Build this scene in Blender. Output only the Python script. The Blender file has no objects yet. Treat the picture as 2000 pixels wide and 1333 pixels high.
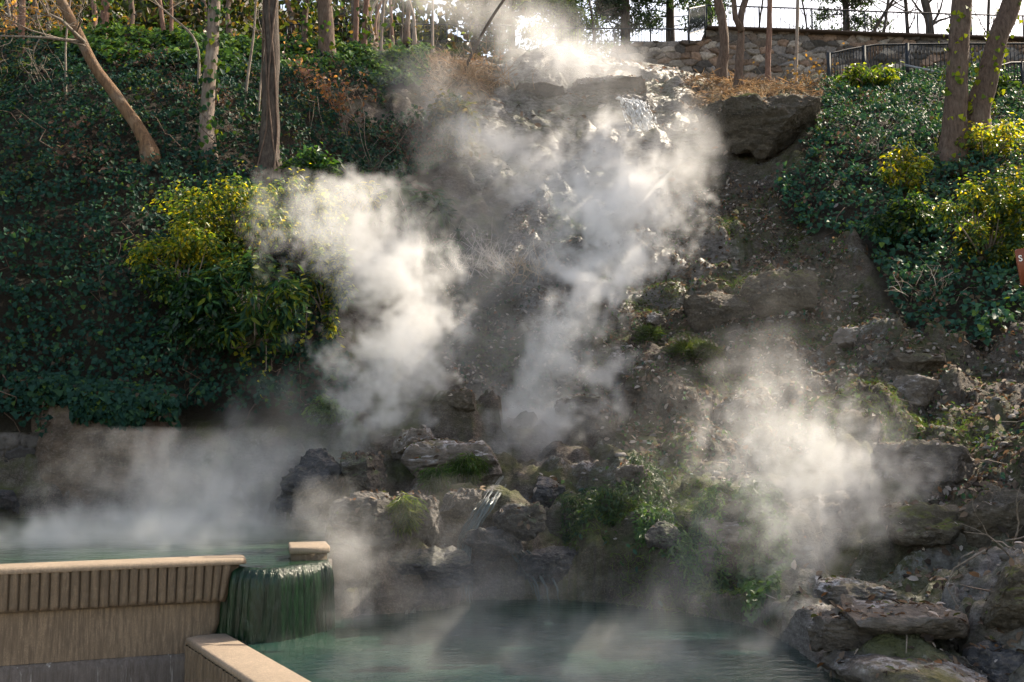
import bpy, bmesh, math, random
import numpy as np
from mathutils import Vector, Matrix

SC = bpy.context.scene
COL = SC.collection
R = math.radians
random.seed(7)
RNG = np.random.default_rng(11)

# ------------------------------------------------------------------ camera, sky, sun, exposure
FPX, HOR, EYE = 1944.0, 850.0, 1.7
PITCH = math.atan((HOR - 666.5) / FPX)
cd = bpy.data.cameras.new('camera'); cam = bpy.data.objects.new('camera', cd); COL.objects.link(cam)
cam.location = (0, 0, EYE); cam.rotation_euler = (math.pi/2 + PITCH, 0, 0)
cd.lens = 35.0; cd.sensor_width = 36.0; cd.clip_start = .1; cd.clip_end = 2000
SC.camera = cam
SUN_EL, SUN_AZ = R(41), R(54)
w = bpy.data.worlds.new('World'); SC.world = w; w.use_nodes = True
sky = w.node_tree.nodes.new('ShaderNodeTexSky'); sky.sky_type = 'NISHITA'; sky.sun_disc = False
sky.sun_elevation = SUN_EL; sky.sun_rotation = SUN_AZ; sky.air_density = 1.0; sky.dust_density = 1.5; sky.ozone_density = 1.0
bgn = w.node_tree.nodes['Background']; bgn.inputs[1].default_value = .15
wbm = w.node_tree.nodes.new('ShaderNodeMix'); wbm.data_type = 'RGBA'; wbm.blend_type = 'MULTIPLY'; wbm.inputs[0].default_value = 1
wbm.inputs[7].default_value = (1.26, 1.02, .80, 1)                 # daylight white balance
w.node_tree.links.new(sky.outputs[0], wbm.inputs[6]); w.node_tree.links.new(wbm.outputs[2], bgn.inputs[0])
sl = bpy.data.lights.new('sun', 'SUN'); sl.energy = 4.3; sl.angle = R(.6); sl.color = (1, .88, .7)
so = bpy.data.objects.new('sun', sl); COL.objects.link(so)
SUND = Vector((math.sin(SUN_AZ)*math.cos(SUN_EL), math.cos(SUN_AZ)*math.cos(SUN_EL), math.sin(SUN_EL)))
so.rotation_euler = SUND.to_track_quat('Z', 'Y').to_euler(); so.location = SUND*60
SC.view_settings.view_transform = 'Standard'; SC.view_settings.look = 'None'
SC.view_settings.exposure = 1.42; SC.view_settings.gamma = 1
cy = SC.cycles
cy.max_bounces = 7; cy.diffuse_bounces = 2; cy.glossy_bounces = 2; cy.transmission_bounces = 3
cy.volume_bounces = 4; cy.transparent_max_bounces = 6
cy.use_denoising = True; cy.volume_step_rate = 2.0; cy.volume_max_steps = 256
cy.use_adaptive_sampling = True; cy.adaptive_threshold = .025
cy.caustics_reflective = False; cy.caustics_refractive = False
cy.sample_clamp_indirect = 4

# ------------------------------------------------------------------ picture <-> world
CP, SP = math.cos(PITCH), math.sin(PITCH)
def ray(px, py):
    cx = (np.asarray(px, float)-1000)/FPX; cyy = (666.5-np.asarray(py, float))/FPX
    dy = CP - cyy*SP; dz = SP + cyy*CP
    return cx/dy, dz/dy                       # x and z gained per metre of depth
def at(px, py, Y):
    u, k = ray(px, py); return np.array([u*Y, Y+0*u, EYE+k*Y])
def project(x, y, z):
    z = z-EYE; d = y*CP + z*SP; v = -y*SP + z*CP
    d = np.maximum(d, 1e-3)
    return 1000+FPX*x/d, 666.5-FPX*v/d

# ------------------------------------------------------------------ noise
_P = np.random.default_rng(3).permutation(256); _P = np.concatenate([_P, _P, _P])
_G = np.random.default_rng(4).normal(size=(256, 3)); _G /= np.linalg.norm(_G, axis=1)[:, None]
def perlin(p):
    p = np.asarray(p, float); i = np.floor(p).astype(int); f = p-i; i &= 255
    t = f*f*f*(f*(f*6-15)+10); out = 0
    for a in (0, 1):
        for b in (0, 1):
            for c in (0, 1):
                h = _P[_P[_P[(i[:, 0]+a) & 255]+((i[:, 1]+b) & 255)]+((i[:, 2]+c) & 255)]
                g = (_G[h]*(f-np.array([a, b, c]))).sum(1)
                out = out + g*np.where(a, t[:, 0], 1-t[:, 0])*np.where(b, t[:, 1], 1-t[:, 1])*np.where(c, t[:, 2], 1-t[:, 2])
    return out
def fbm(p, o=4, lac=2.1, gain=.5):
    s, a, p = 0, 1, np.array(p, float)
    for _ in range(o):
        s = s + a*perlin(p); p = p*lac+17.3; a *= gain
    return s

# ------------------------------------------------------------------ mesh helpers
def mesh_np(name, V, F, mat=None, parent=None, smooth=False, attrs=None, mats=None, midx=None):
    """V (n,3); F = list of int arrays (m,k)."""
    if isinstance(F, np.ndarray): F = [F]
    me = bpy.data.meshes.new(name); V = np.asarray(V, np.float32)
    me.vertices.add(len(V)); me.vertices.foreach_set('co', V.ravel())
    lv = np.concatenate([f.ravel() for f in F]).astype(np.int32)
    tot = np.concatenate([np.full(len(f), f.shape[1]) for f in F]).astype(np.int32)
    st = np.concatenate([[0], np.cumsum(tot)[:-1]]).astype(np.int32)
    me.loops.add(len(lv)); me.loops.foreach_set('vertex_index', lv)
    me.polygons.add(len(tot)); me.polygons.foreach_set('loop_start', st)
    if smooth: me.polygons.foreach_set('use_smooth', np.ones(len(tot), bool))
    for k, a in (attrs or {}).items():
        a = np.asarray(a, np.float32)
        if a.ndim == 2:
            if a.shape[1] == 3: a = np.concatenate([a, np.ones((len(a), 1), np.float32)], 1)
            at_ = me.attributes.new(k, 'FLOAT_COLOR', 'POINT'); at_.data.foreach_set('color', a.ravel())
        else:
            at_ = me.attributes.new(k, 'FLOAT', 'POINT'); at_.data.foreach_set('value', a)
    if mat: me.materials.append(mat)
    me.update(calc_edges=True); me.validate()
    o = bpy.data.objects.new(name, me); COL.objects.link(o)
    if parent: o.parent = parent; o.location = -parent_world(parent)
    return o
def parent_world(p):
    v = Vector((0, 0, 0))
    while p: v = v + Vector(p.location); p = p.parent
    return v
class MB:
    def __init__(s): s.V = []; s.F = []; s.n = 0; s.A = []
    def add(s, V, F, col=None):
        V = np.asarray(V, float)
        for f in (F if isinstance(F, list) else [F]): s.F.append(np.asarray(f)+s.n)
        s.V.append(V); s.n += len(V)
        s.A.append(np.tile(np.array(col if col is not None else (.5, .5, .5)), (len(V), 1)) if np.ndim(col) < 2 else np.asarray(col))
    def box(s, x0, x1, y0, y1, z0, z1, M=None):
        V = np.array([[x, y, z] for z in (z0, z1) for y in (y0, y1) for x in (x0, x1)], float)
        if M is not None: V = V@np.array(M.to_3x3()).T + np.array(M.translation)
        s.add(V, np.array([[0, 2, 3, 1], [4, 5, 7, 6], [0, 1, 5, 4], [2, 6, 7, 3], [0, 4, 6, 2], [1, 3, 7, 5]]))
    def bar(s, a, b, r, sides=6, r2=None):
        s.tube([a, b], [r, r if r2 is None else r2], sides)
    def tube(s, P, rad, sides=8, bark=0, seed=0, cap=True):
        P = np.asarray(P, float); n = len(P); rad = np.broadcast_to(np.asarray(rad, float), (n,))
        T = np.gradient(P, axis=0); T /= np.linalg.norm(T, axis=1)[:, None]+1e-9
        ref = np.array([.13, .97, .2]) if abs(T[0][2]) > .6 else np.array([.1, .1, 1.])
        A = np.cross(T, ref); A /= np.linalg.norm(A, axis=1)[:, None]+1e-9; B = np.cross(T, A)
        th = np.arange(sides)/sides*2*math.pi
        rr = np.repeat(rad[:, None], sides, 1)
        if bark:
            L = np.concatenate([[0], np.cumsum(np.linalg.norm(np.diff(P, axis=0), axis=1))])
            q = np.stack([np.tile(np.cos(th)*2.2, (n, 1)), np.tile(np.sin(th)*2.2, (n, 1)), np.repeat(L[:, None]*1.3, sides, 1)], -1).reshape(-1, 3)+seed*7.7
            q2 = q*np.array([2.6, 2.6, .8])
            rr = rr*(1+bark*(fbm(q, 3)+.6*perlin(q2)).reshape(n, sides))
        V = P[:, None]+rr[..., None]*(np.cos(th)[None, :, None]*A[:, None]+np.sin(th)[None, :, None]*B[:, None])
        i = np.arange(n-1)[:, None]*sides+np.arange(sides)[None]; j = np.arange(n-1)[:, None]*sides+(np.arange(sides)[None]+1) % sides
        F = [np.stack([i, j, j+sides, i+sides], -1).reshape(-1, 4)]
        if cap: F.append(np.arange(sides)[None, ::-1]); F.append((np.arange(sides)+(n-1)*sides)[None])
        s.add(V.reshape(-1, 3), F)
    def build(s, name, mat, parent=None, smooth=False, attr=False):
        V = np.concatenate(s.V)
        by = {}
        for f in s.F: by.setdefault(f.shape[1], []).append(f)
        return mesh_np(name, V, [np.concatenate(x) for x in by.values()], mat, parent, smooth, {'col': np.concatenate(s.A)} if attr else None)

def tag(o, label=None, cat=None, group=None, kind=None):
    if label: o['label'] = label
    if cat: o['category'] = cat
    if group: o['group'] = group
    if kind: o['kind'] = kind
    return o
def empty(name, loc, label, cat, group=None):
    o = bpy.data.objects.new(name, None); COL.objects.link(o); o.location = [float(v) for v in loc]
    o.empty_display_size = .2
    return tag(o, label, cat, group)

# ------------------------------------------------------------------ materials
def mat_new(name):
    m = bpy.data.materials.new(name); m.use_nodes = True; nt = m.node_tree
    return m, nt, nt.nodes, nt.links, nt.nodes['Principled BSDF']
def nd(nt, t, **kw):
    n = nt.nodes.new(t)
    for k, v in kw.items(): setattr(n, k, v)
    return n
def noise(nt, scale, detail=4, rough=.55, vec=None, dist=0):
    n = nd(nt, 'ShaderNodeTexNoise'); n.inputs['Scale'].default_value = scale; n.inputs['Detail'].default_value = detail
    n.inputs['Roughness'].default_value = rough; n.inputs['Distortion'].default_value = dist
    if vec: nt.links.new(vec, n.inputs['Vector'])
    return n.outputs[0]
def ramp(nt, fac, stops, interp='LINEAR'):
    n = nd(nt, 'ShaderNodeValToRGB'); n.color_ramp.interpolation = interp
    e = n.color_ramp.elements
    while len(e) < len(stops): e.new(.5)
    for x, (p, c) in zip(e, stops):
        x.position = p; x.color = (*c, 1) if np.ndim(c) else (c, c, c, 1)
    nt.links.new(fac, n.inputs[0]); return n.outputs[0]
def mixc(nt, fac, a, b, mode='MIX'):
    n = nd(nt, 'ShaderNodeMix', data_type='RGBA', blend_type=mode)
    for s, v in ((0, fac), (6, a), (7, b)):
        if hasattr(v, 'is_output'): nt.links.new(v, n.inputs[s])
        elif s == 0: n.inputs[0].default_value = v
        else: n.inputs[s].default_value = (*v, 1)
    return n.outputs[2]
def mth(nt, op, a, b=0, clamp=False):
    n = nd(nt, 'ShaderNodeMath', operation=op, use_clamp=clamp)
    for i, v in ((0, a), (1, b)):
        if hasattr(v, 'is_output'): nt.links.new(v, n.inputs[i])
        else: n.inputs[i].default_value = v
    return n.outputs[0]
def bump(nt, h, strength, dist, bsdf):
    n = nd(nt, 'ShaderNodeBump'); n.inputs['Strength'].default_value = strength; n.inputs['Distance'].default_value = dist
    nt.links.new(h, n.inputs['Height']); nt.links.new(n.outputs[0], bsdf.inputs['Normal'])
def geo_pos(nt, scale=(1, 1, 1)):
    g = nd(nt, 'ShaderNodeNewGeometry')
    m = nd(nt, 'ShaderNodeMapping'); m.inputs['Scale'].default_value = scale
    nt.links.new(g.outputs['Position'], m.inputs[0]); return m.outputs[0], g
def attr(nt, name):
    a = nd(nt, 'ShaderNodeAttribute'); a.attribute_name = name; return a.outputs['Color']

def leaf_mat(name, trans=.45, rough=.45, spec=.4, tint=(1.9, 1.75, .5)):
    m, nt, N, L, b = mat_new(name)
    c = attr(nt, 'col'); L.new(c, b.inputs['Base Color']); b.inputs['Roughness'].default_value = rough
    b.inputs['Specular IOR Level'].default_value = spec
    t = nd(nt, 'ShaderNodeBsdfTranslucent'); g = mixc(nt, 1, c, tint, 'MULTIPLY'); L.new(g, t.inputs[0])
    x = nd(nt, 'ShaderNodeMixShader'); x.inputs[0].default_value = trans
    L.new(b.outputs[0], x.inputs[1]); L.new(t.outputs[0], x.inputs[2]); L.new(x.outputs[0], N['Material Output'].inputs[0])
    return m
LEAF = leaf_mat('leaf', .5, .42, .35)
IVY = leaf_mat('ivy_leaf', .28, .55, .09)
DRY = leaf_mat('dry_leaf', .3, .7, .2, (1.25, 1.05, .8))

def tufa_mat(name, base=(.12, .103, .088), dark=(.034, .03, .027), crust=(.5, .49, .5), moss=(.09, .085, .012), mossamt=.5, crustamt=.5, wet=0.):
    m, nt, N, L, b = mat_new(name)
    v, g = geo_pos(nt, (1, 1, 2.6)); v2, _ = geo_pos(nt)
    n1 = noise(nt, 1.6, 6, .65, v); n2 = noise(nt, 7, 6, .7, v); n3 = noise(nt, 26, 4, .7, v2)
    c = ramp(nt, n1, [(.3, dark), (.48, base), (.7, tuple(x*1.5 for x in base))])
    c = mixc(nt, ramp(nt, n2, [(.35, .0), (.65, .75)]), c, tuple(x*.45 for x in base))
    c = mixc(nt, mth(nt, 'MULTIPLY', ramp(nt, n3, [(.5, 0.), (.68, 1.)]), .5), c, (.2, .17, .14))
    sx = nd(nt, 'ShaderNodeSeparateXYZ'); L.new(g.outputs['Normal'], sx.inputs[0])
    up = ramp(nt, sx.outputs[2], [(.35, 0.), (.8, 1.)])
    k = mth(nt, 'MULTIPLY', ramp(nt, noise(nt, 2.1, 5, .7, v2), [(.56-.1*crustamt, 0.), (.66-.1*crustamt, 1.)]), ramp(nt, noise(nt, 16, 5, .75, v2), [(.42, 0.), (.56, 1.)]))
    c = mixc(nt, mth(nt, 'MULTIPLY', k, mth(nt, 'MULTIPLY', up, crustamt)), c, crust)
    ms = mth(nt, 'MULTIPLY', ramp(nt, noise(nt, 1.3, 5, .7, v2), [(.5, 0.), (.62, 1.)]), mth(nt, 'MULTIPLY', up, mossamt))
    c = mixc(nt, ms, c, mixc(nt, noise(nt, 30, 3), moss, tuple(x*2.2 for x in moss)))
    L.new(c, b.inputs['Base Color']); b.inputs['Roughness'].default_value = .85-.5*wet
    b.inputs['Specular IOR Level'].default_value = .25+.3*wet
    bump(nt, mth(nt, 'ADD', n2, mth(nt, 'MULTIPLY', n3, .4)), .8, .08, b)
    return m
TUFA = tufa_mat('tufa_rock')
TUFA_DARK = tufa_mat('dark_wet_rock', (.045, .045, .05), (.012, .013, .016), crustamt=.1, mossamt=.2, wet=.6)
TUFA_MOSS = tufa_mat('mossy_tufa', (.095, .08, .06), (.028, .025, .02), moss=(.06, .065, .012), mossamt=.95, crustamt=.2)
TUFA_WET = tufa_mat('wet_mossy_tufa', (.062, .056, .05), (.018, .017, .016), moss=(.035, .055, .012), mossamt=.9, crustamt=.15, wet=.35)
TUFA_PALE = tufa_mat('pale_tufa', (.17, .145, .125), (.045, .038, .033), crust=(.5, .48, .49), crustamt=.8, mossamt=.4)

def bark_mat(name, a, b_, c_=None, lich=.3):
    m, nt, N, L, b = mat_new(name)
    v, g = geo_pos(nt, (1, 1, .22)); v2, _ = geo_pos(nt)
    n1 = noise(nt, 22, 5, .7, v); n2 = noise(nt, 3, 4, .6, v2)
    c = ramp(nt, n1, [(.3, a), (.7, b_)])
    c = mixc(nt, mth(nt, 'MULTIPLY', ramp(nt, n2, [(.5, 0.), (.66, 1.)]), lich), c, c_ or (.3, .29, .25))
    L.new(c, b.inputs['Base Color']); b.inputs['Roughness'].default_value = .85; b.inputs['Specular IOR Level'].default_value = .15
    bump(nt, n1, .9, .03, b); return m
BARK = bark_mat('bark', (.05, .034, .026), (.17, .118, .09), (.22, .19, .15), .2)
BARK_DARK = bark_mat('dark_bark', (.03, .024, .02), (.1, .078, .064), lich=.15)
BARK_PALE = bark_mat('pale_bark', (.17, .13, .105), (.36, .29, .24))
BARK_RED = bark_mat('red_brown_bark', (.1, .055, .04), (.27, .16, .12), lich=.15)
TWIG = bark_mat('twig', (.14, .11, .09), (.3, .25, .2))

def plain(name, col, rough=.6, metal=0., spec=.4, var=.2, scale=8):
    m, nt, N, L, b = mat_new(name)
    v, _ = geo_pos(nt)
    c = ramp(nt, noise(nt, scale, 4, .6, v), [(.3, tuple(x*(1-var) for x in col)), (.7, tuple(x*(1+var) for x in col))])
    L.new(c, b.inputs['Base Color']); b.inputs['Roughness'].default_value = rough; b.inputs['Metallic'].default_value = metal
    b.inputs['Specular IOR Level'].default_value = spec; return m
IRON = plain('black_iron', (.010, .014, .019), .5, 0, .3)
SIGN_BROWN = plain('brown_paint', (.2, .055, .024), .5, 0, .4, .06)
SIGN_WHITE = plain('white_paint', (.8, .8, .78), .5, 0, .4, .03)
SIGN_POST = plain('weathered_post', (.09, .06, .045), .8)

def concrete_mat(name, base, streak=.5, dark=(.06, .05, .042), grit=.35, pale=None):
    m, nt, N, L, b = mat_new(name)
    v, g = geo_pos(nt, (1, 1, .09)); v2, _ = geo_pos(nt)
    s1 = noise(nt, 38, 6, .75, v); s2 = noise(nt, 5, 4, .6, v2); s3 = noise(nt, 120, 3, .7, v2)
    c = mixc(nt, mth(nt, 'MULTIPLY', ramp(nt, s1, [(.42, 1.), (.6, 0.)]), streak), base, dark)
    c = mixc(nt, mth(nt, 'MULTIPLY', ramp(nt, s2, [(.35, 0.), (.7, 1.)]), .5), c, tuple(x*.6 for x in base))
    c = mixc(nt, mth(nt, 'MULTIPLY', ramp(nt, s3, [(.45, 1.), (.6, 0.)]), grit), c, tuple(x*.5 for x in base))
    if pale: c = mixc(nt, ramp(nt, noise(nt, 9, 5, .7, v), [(.6, 0.), (.68, .8)]), c, pale)
    L.new(c, b.inputs['Base Color']); b.inputs['Roughness'].default_value = .85; b.inputs['Specular IOR Level'].default_value = .2
    bump(nt, mth(nt, 'ADD', s3, mth(nt, 'MULTIPLY', s1, .6)), .5, .012, b); return m
CONC_CAP = concrete_mat('concrete_cap', (.34, .27, .2), .3, grit=.5)
CONC_FLUTE = concrete_mat('fluted_concrete', (.2, .15, .102), .7, (.045, .038, .03), grit=.6)
CONC_WALL = concrete_mat('rough_concrete', (.25, .188, .13), .85, (.06, .048, .038), grit=.6)
CONC_BASE = concrete_mat('stained_footing', (.15, .13, .12), .7, pale=(.4, .39, .38))

# ------------------------------------------------------------------ terrain
CTRL_PX = [  # picture x, picture y, depth
 (0,100,20),(120,110,20.2),(250,100,20.5),(400,105,21.3),(520,120,22),(600,110,23),(700,125,24),(800,122,25),(900,130,26),
 (0,200,17.9),(250,200,18.0),(450,200,18.8),(600,210,20),(750,200,22.3),(850,215,22.8),(930,180,24.2),
 (0,300,16.4),(250,300,16.9),(450,300,17.5),(600,310,18.6),(750,300,20.8),(860,300,21.8),
 (0,450,15.3),(250,450,15.7),(450,450,16.4),(600,450,17.3),(750,430,19),(870,420,20.3),
 (0,600,14.6),(250,600,14.8),(450,600,15.4),(600,600,16.1),(750,580,17.4),(870,560,18.7),
 (0,740,14.3),(250,760,14.25),(450,740,14.5),(600,740,14.9),(720,720,15.5),(860,700,16.6),
 (500,830,13.8),(620,830,13.9),(740,800,14.3),(880,800,14.6),
 (430,950,13.4),(560,930,13.2),(660,900,12.9),(760,900,12.6),(850,860,13.1),
 (1000,120,26.5),(1100,105,27.5),(1200,115,28),(1300,130,29),(1400,165,30),(1500,183,30),(1600,186,29.5),
 (1000,195,24.6),(1100,205,24.4),(1200,190,24.8),(1300,195,25.2),(1400,205,25.2),(1330,160,27.5),
 (1000,290,22.8),(1100,290,22.9),(1250,275,23.5),(1330,290,23.2),(1400,290,23),
 (1000,400,21),(1150,400,21.2),(1300,400,21.5),(1420,390,22),(1500,400,21.4),
 (950,520,19.2),(1100,520,19.4),(1250,500,19.8),(1400,470,20.3),(1550,480,19.8),
 (950,650,17.2),(1100,650,17.2),(1250,620,17.8),(1400,600,18),(1600,600,17.6),
 (1000,780,15.2),(1150,760,15.2),(1300,760,15.2),(1450,740,15.3),(1600,720,15.4),(1720,690,15.7),
 (1050,880,13.2),(1200,900,12.7),(1350,880,12.7),(1500,880,12.6),(1650,860,12.8),(1800,800,13.6),(1950,760,14),
 (900,990,11.2),(1050,980,11.4),(1200,1000,11.2),(1350,1000,11),(1500,1000,11),(1650,990,10.8),(1800,950,11),(1950,900,11.4),
 (1000,1090,10.55),(1150,1090,10.5),(1300,1090,10.3),(1450,1110,10),(1600,1100,9.7),(1720,1080,9.7),(1850,1080,9.4),(2000,1040,9.4),
 (1590,1190,8.8),(1700,1200,8.5),(1850,1200,8.2),(2000,1170,8.2),(1620,1290,7.5),(1800,1310,7.0),(2000,1320,6.6),
 (1610,180,27.5),(1700,175,26.5),(1850,165,26),(2000,170,26),(1620,250,22.4),(1750,240,22.6),(1900,250,22),(2000,250,22),
 (1600,350,20.8),(1750,350,20),(1900,340,19.5),(2000,350,19),(1600,450,19.4),(1750,470,18.3),(1900,470,17.5),(2000,470,17),
 (1700,580,17),(1850,600,16),(2000,600,15.5),(1850,690,14.8),(2000,700,14.2)]
CTRL_W = [  # world points: pool beds, shores, plateau, far ground
 (-1.5,9.6,-.5),(-.5,10.1,-.05),(.4,10.15,-.05),(1.0,9.9,-.03),(1.7,9.2,-.03),(2.1,8.0,-.03),(2.0,6.9,-.05),(2.1,5.8,-.1),
 (-.6,8.6,-.7),(.4,8.6,-.7),(1.2,7.6,-.6),(0,7,-.8),(1,6,-.6),(-.5,6,-.8),(.8,4.8,-.7),(-1.6,8.2,-.6),(-1.0,7.3,-.7),
 (3.2,5.6,.1),(4.5,5.0,.3),(3.,4.,-.1),(5,3.5,.1),(9,6,1.6),(9,10,2.2),
 (-2.3,9.2,.2),(-3.4,9.2,.1),(-5,9,.1),(-7.5,9,.1),(-3.2,10.6,.2),(-5,11,.1),(-7,11.5,.1),(-2.6,10.6,.3),(-2.0,10.5,.55),(-1.35,9.6,.5),(-1.2,10.1,.8),(-1.42,9.2,.1),(-.9,10.25,.6),
 (-4.4,12.9,.3),(-6,13,.25),(-8,13,.25),(-3.4,12.4,.5),(-1.6,11.2,.7),(-1.0,11.2,.85),
 (-4,7,-.9),(-3,5,-.9),(-7,6,-.9),(-2,5,-.9),(-1,4,-.9),(-6,3,-.9),(0,3,-.9),(0,0,-.9),(-4,0,-.9),(5,0,-.6),(-10,0,-.9),
 (-12,14,2.4),(-12,18,7.6),(-14,22,10.5),(-16,30,12.5),
 (-8,24,10.8),(-8,30,12.0),(-4,28,12.0),(-1.5,30,12.4),(0,34,13.2),(-6,38,13.6),(-16,42,15),(2,42,14.6),
 (4,33,13.4),(6,36,13.7),(9,35,13.55),(14,35,13.7),(20,35,14.6),(12,30,12.5),(18,28,12),(10,31,13.3),
 (14,22,8.6),(12,16,5.2),
 (0,60,17),(-20,60,31),(-40,60,37),(-7,60,25),(10,60,17),(30,60,17),(45,40,16),(-30,40,20),(-60,90,50),(-25,90,44),(0,90,19),(40,90,17),(0,160,18),(-90,160,50),(90,160,17),(80,90,17)]
pts = [tuple(at(*c)) for c in CTRL_PX] + CTRL_W
CT = np.array(pts)
def _rbf():
    n = len(CT); D = np.linalg.norm(CT[:, None, :2]-CT[None, :, :2], axis=2)
    A = np.zeros((n+3, n+3)); A[:n, :n] = D - .08*np.eye(n); A[:n, n] = 1; A[:n, n+1:] = CT[:, :2]; A[n:, :n] = A[:n, n:].T
    b = np.zeros(n+3); b[:n] = CT[:, 2]; return np.linalg.solve(A, b)
_W = _rbf()
def base_h(x, y):
    x = np.ravel(x); y = np.ravel(y); out = np.empty(len(x))
    for s in range(0, len(x), 20000):
        q = np.stack([x[s:s+20000], y[s:s+20000]], 1)
        D = np.linalg.norm(q[:, None]-CT[None, :, :2], axis=2)
        out[s:s+20000] = D@_W[:-3]+_W[-3]+q@_W[-2:]
    return out
YS = np.concatenate([np.arange(-3, 5.5, .5), np.arange(5.5, 33, .052), np.geomspace(33, 200, 70)])
US = np.concatenate([np.linspace(-1.6, -.66, 24)[:-1], np.linspace(-.66, .66, 520), np.linspace(.66, 1.6, 24)[1:]])
NR, NC = len(YS), len(US)
GX = US[None]*np.maximum(YS, 4.)[:, None]; GY = np.repeat(YS[:, None], NC, 1)
def pip(px, py, poly):
    inside = np.zeros(px.shape, bool); n = len(poly)
    for i in range(n):
        x1, y1 = poly[i]; x2, y2 = poly[(i+1) % n]
        if y1 == y2: continue
        c = ((y1 > py) != (y2 > py)) & (px < (x2-x1)*(py-y1)/(y2-y1)+x1); inside ^= c
    return inside
Z0 = base_h(GX, GY).reshape(NR, NC)
# smooth the cone-shaped spikes a little
for _ in range(6):
    Z0[1:-1, 1:-1] = .5*Z0[1:-1, 1:-1]+.125*(Z0[2:, 1:-1]+Z0[:-2, 1:-1]+Z0[1:-1, 2:]+Z0[1:-1, :-2])
PX0, PY0 = project(GX, GY, Z0)
P3 = np.stack([GX.ravel(), GY.ravel(), Z0.ravel()], 1)
wob = np.stack([fbm(P3*.7, 3), fbm(P3*.7+50, 3)], 1).reshape(NR, NC, 2)*60
WX, WY = PX0+wob[..., 0], PY0+wob[..., 1]
infield = (GY > 5)
def zone(poly): return (pip(WX, WY, poly) & infield).astype(float)
def blur(a, n=4):
    a = a.copy()
    for _ in range(n): a[1:-1, 1:-1] = .2*(a[1:-1, 1:-1]+a[2:, 1:-1]+a[:-2, 1:-1]+a[1:-1, 2:]+a[1:-1, :-2])
    return a
Z_IVYL = zone([(-900,70),(640,100),(830,130),(850,180),(690,200),(640,260),(900,230),(925,330),(800,380),(700,420),(640,520),(650,700),(660,790),(560,830),(330,850),(-900,830)])
Z_IVYR = zone([(1600,175),(1850,150),(2700,140),(2700,760),(2000,690),(1870,690),(1740,620),(1680,550),(1660,480),(1530,460),(1540,380),(1590,330),(1590,260)])
Z_TUFA = zone([(960,120),(1100,85),(1250,115),(1400,150),(1330,210),(1390,300),(1300,330),(1330,480),(1480,480),(1300,640),(1000,640),(980,400),(900,330),(960,230)])
Z_TAN = zone([(1330,150),(1600,175),(1590,215),(1460,230),(1390,215)])+zone([(820,120),(960,120),(960,230),(880,240)])
Z_LITTER = zone([(880,520),(1060,420),(1500,330),(1560,480),(1700,600),(2000,700),(2700,760),(2700,1140),(1900,1060),(1700,900),(1400,950),(1000,850),(860,720)])
Z_LROCK = zone([(1540,1120),(1900,1080),(2500,1180),(2500,1500),(1500,1500)])
Z_GREEN = zone([(1060,960),(1400,930),(1560,1120),(1480,1300),(1250,1210),(1080,1120)])
rockamt = np.clip(1-Z_IVYL-Z_IVYR*.7, 0, 1)*np.clip((GY-5)/3, 0, 1)
rockamt = blur(np.where(GY > 34, .1, rockamt)*np.clip((29.5-GY)/3.5, .12, 1), 6)
zoneless = blur(np.clip(Z_TAN, 0, 1), 6)
fb = fbm(P3*np.array([.9, .9, 1.6]), 5).reshape(NR, NC)
fr = np.abs(fbm(P3*np.array([1.7, 1.7, 3.2])+9, 4)).reshape(NR, NC)
Zt = Z0 + rockamt*(.22*fb) + (1-rockamt)*.16*fb
step = .42
GZ0_ = Z0
ph = Zt/step+.5*fbm(P3*.35+30, 2).reshape(NR, NC); fl = np.floor(ph); fr_ = ph-fl
terr = (fl+np.clip((fr_-.45)/.35, 0, 1)**1.0*.999+.0)*step
tt = np.clip((fr_-.3)/.45, 0, 1); tt = tt*tt*(3-2*tt)
terr = Zt + (tt-fr_)*step
Zt = Zt + (terr-Zt)*rockamt*np.clip(.35+.9*fbm(P3*.6+70, 2), 0, .8).reshape(NR, NC)
dg_ = perlin(np.stack([(GX*.5+GZ0_*1.05).ravel()*.9, (GX*.25-GY*.12).ravel(), GY.ravel()*.1], 1)).reshape(NR, NC); Zt = Zt + rockamt*.16*np.clip(1-np.abs(dg_)*4, 0, 1)
Zt = Zt - rockamt*.24*np.clip(fr, 0, .6)+.02
Zt = Zt + rockamt*.075*fbm(P3*5, 4).reshape(NR, NC) + rockamt*.03*fbm(P3*17, 2).reshape(NR, NC)
def cells(x, y, size, seed):
    gx, gy = x/size, y/size; ix, iy = np.floor(gx).astype(int), np.floor(gy).astype(int); best = np.full(x.shape, 9.); rnd = np.zeros(x.shape); bx_, by_ = np.zeros(x.shape), np.zeros(x.shape)
    hsh = lambda a, b, c: (np.abs(np.sin(a*127.1+b*311.7+c*74.7+seed)*43758.5453)) % 1
    for a in (-1, 0, 1):
        for b in (-1, 0, 1):
            cx, cy2 = ix+a, iy+b; dx = gx-cx-hsh(cx, cy2, 1); dy = gy-cy2-hsh(cx, cy2, 2); d = np.hypot(dx, dy*1.2); m = d < best
            best = np.where(m, d, best); rnd = np.where(m, hsh(cx, cy2, 3), rnd)
    return best, rnd
wx_ = .22*fbm(P3*1.9+11, 3).reshape(NR, NC); wy_ = .22*fbm(P3*1.9+51, 3).reshape(NR, NC)
near = (GY < 30)
for size, hgt, thr in ((1.5, .34, .55), (.75, .2, .45), (.36, .1, .4)):
    d_, r_ = cells(GX+wx_, GY+wy_, size, size*10); bl = np.clip(1-(d_/.52)**2.2, 0, 1)**.55*np.clip((r_-thr)/.2, 0, 1)*(.6+.8*((r_*37) % 1))
    Zt = Zt + 1.15*rockamt*near*hgt*bl*(1-.75*zoneless)
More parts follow.
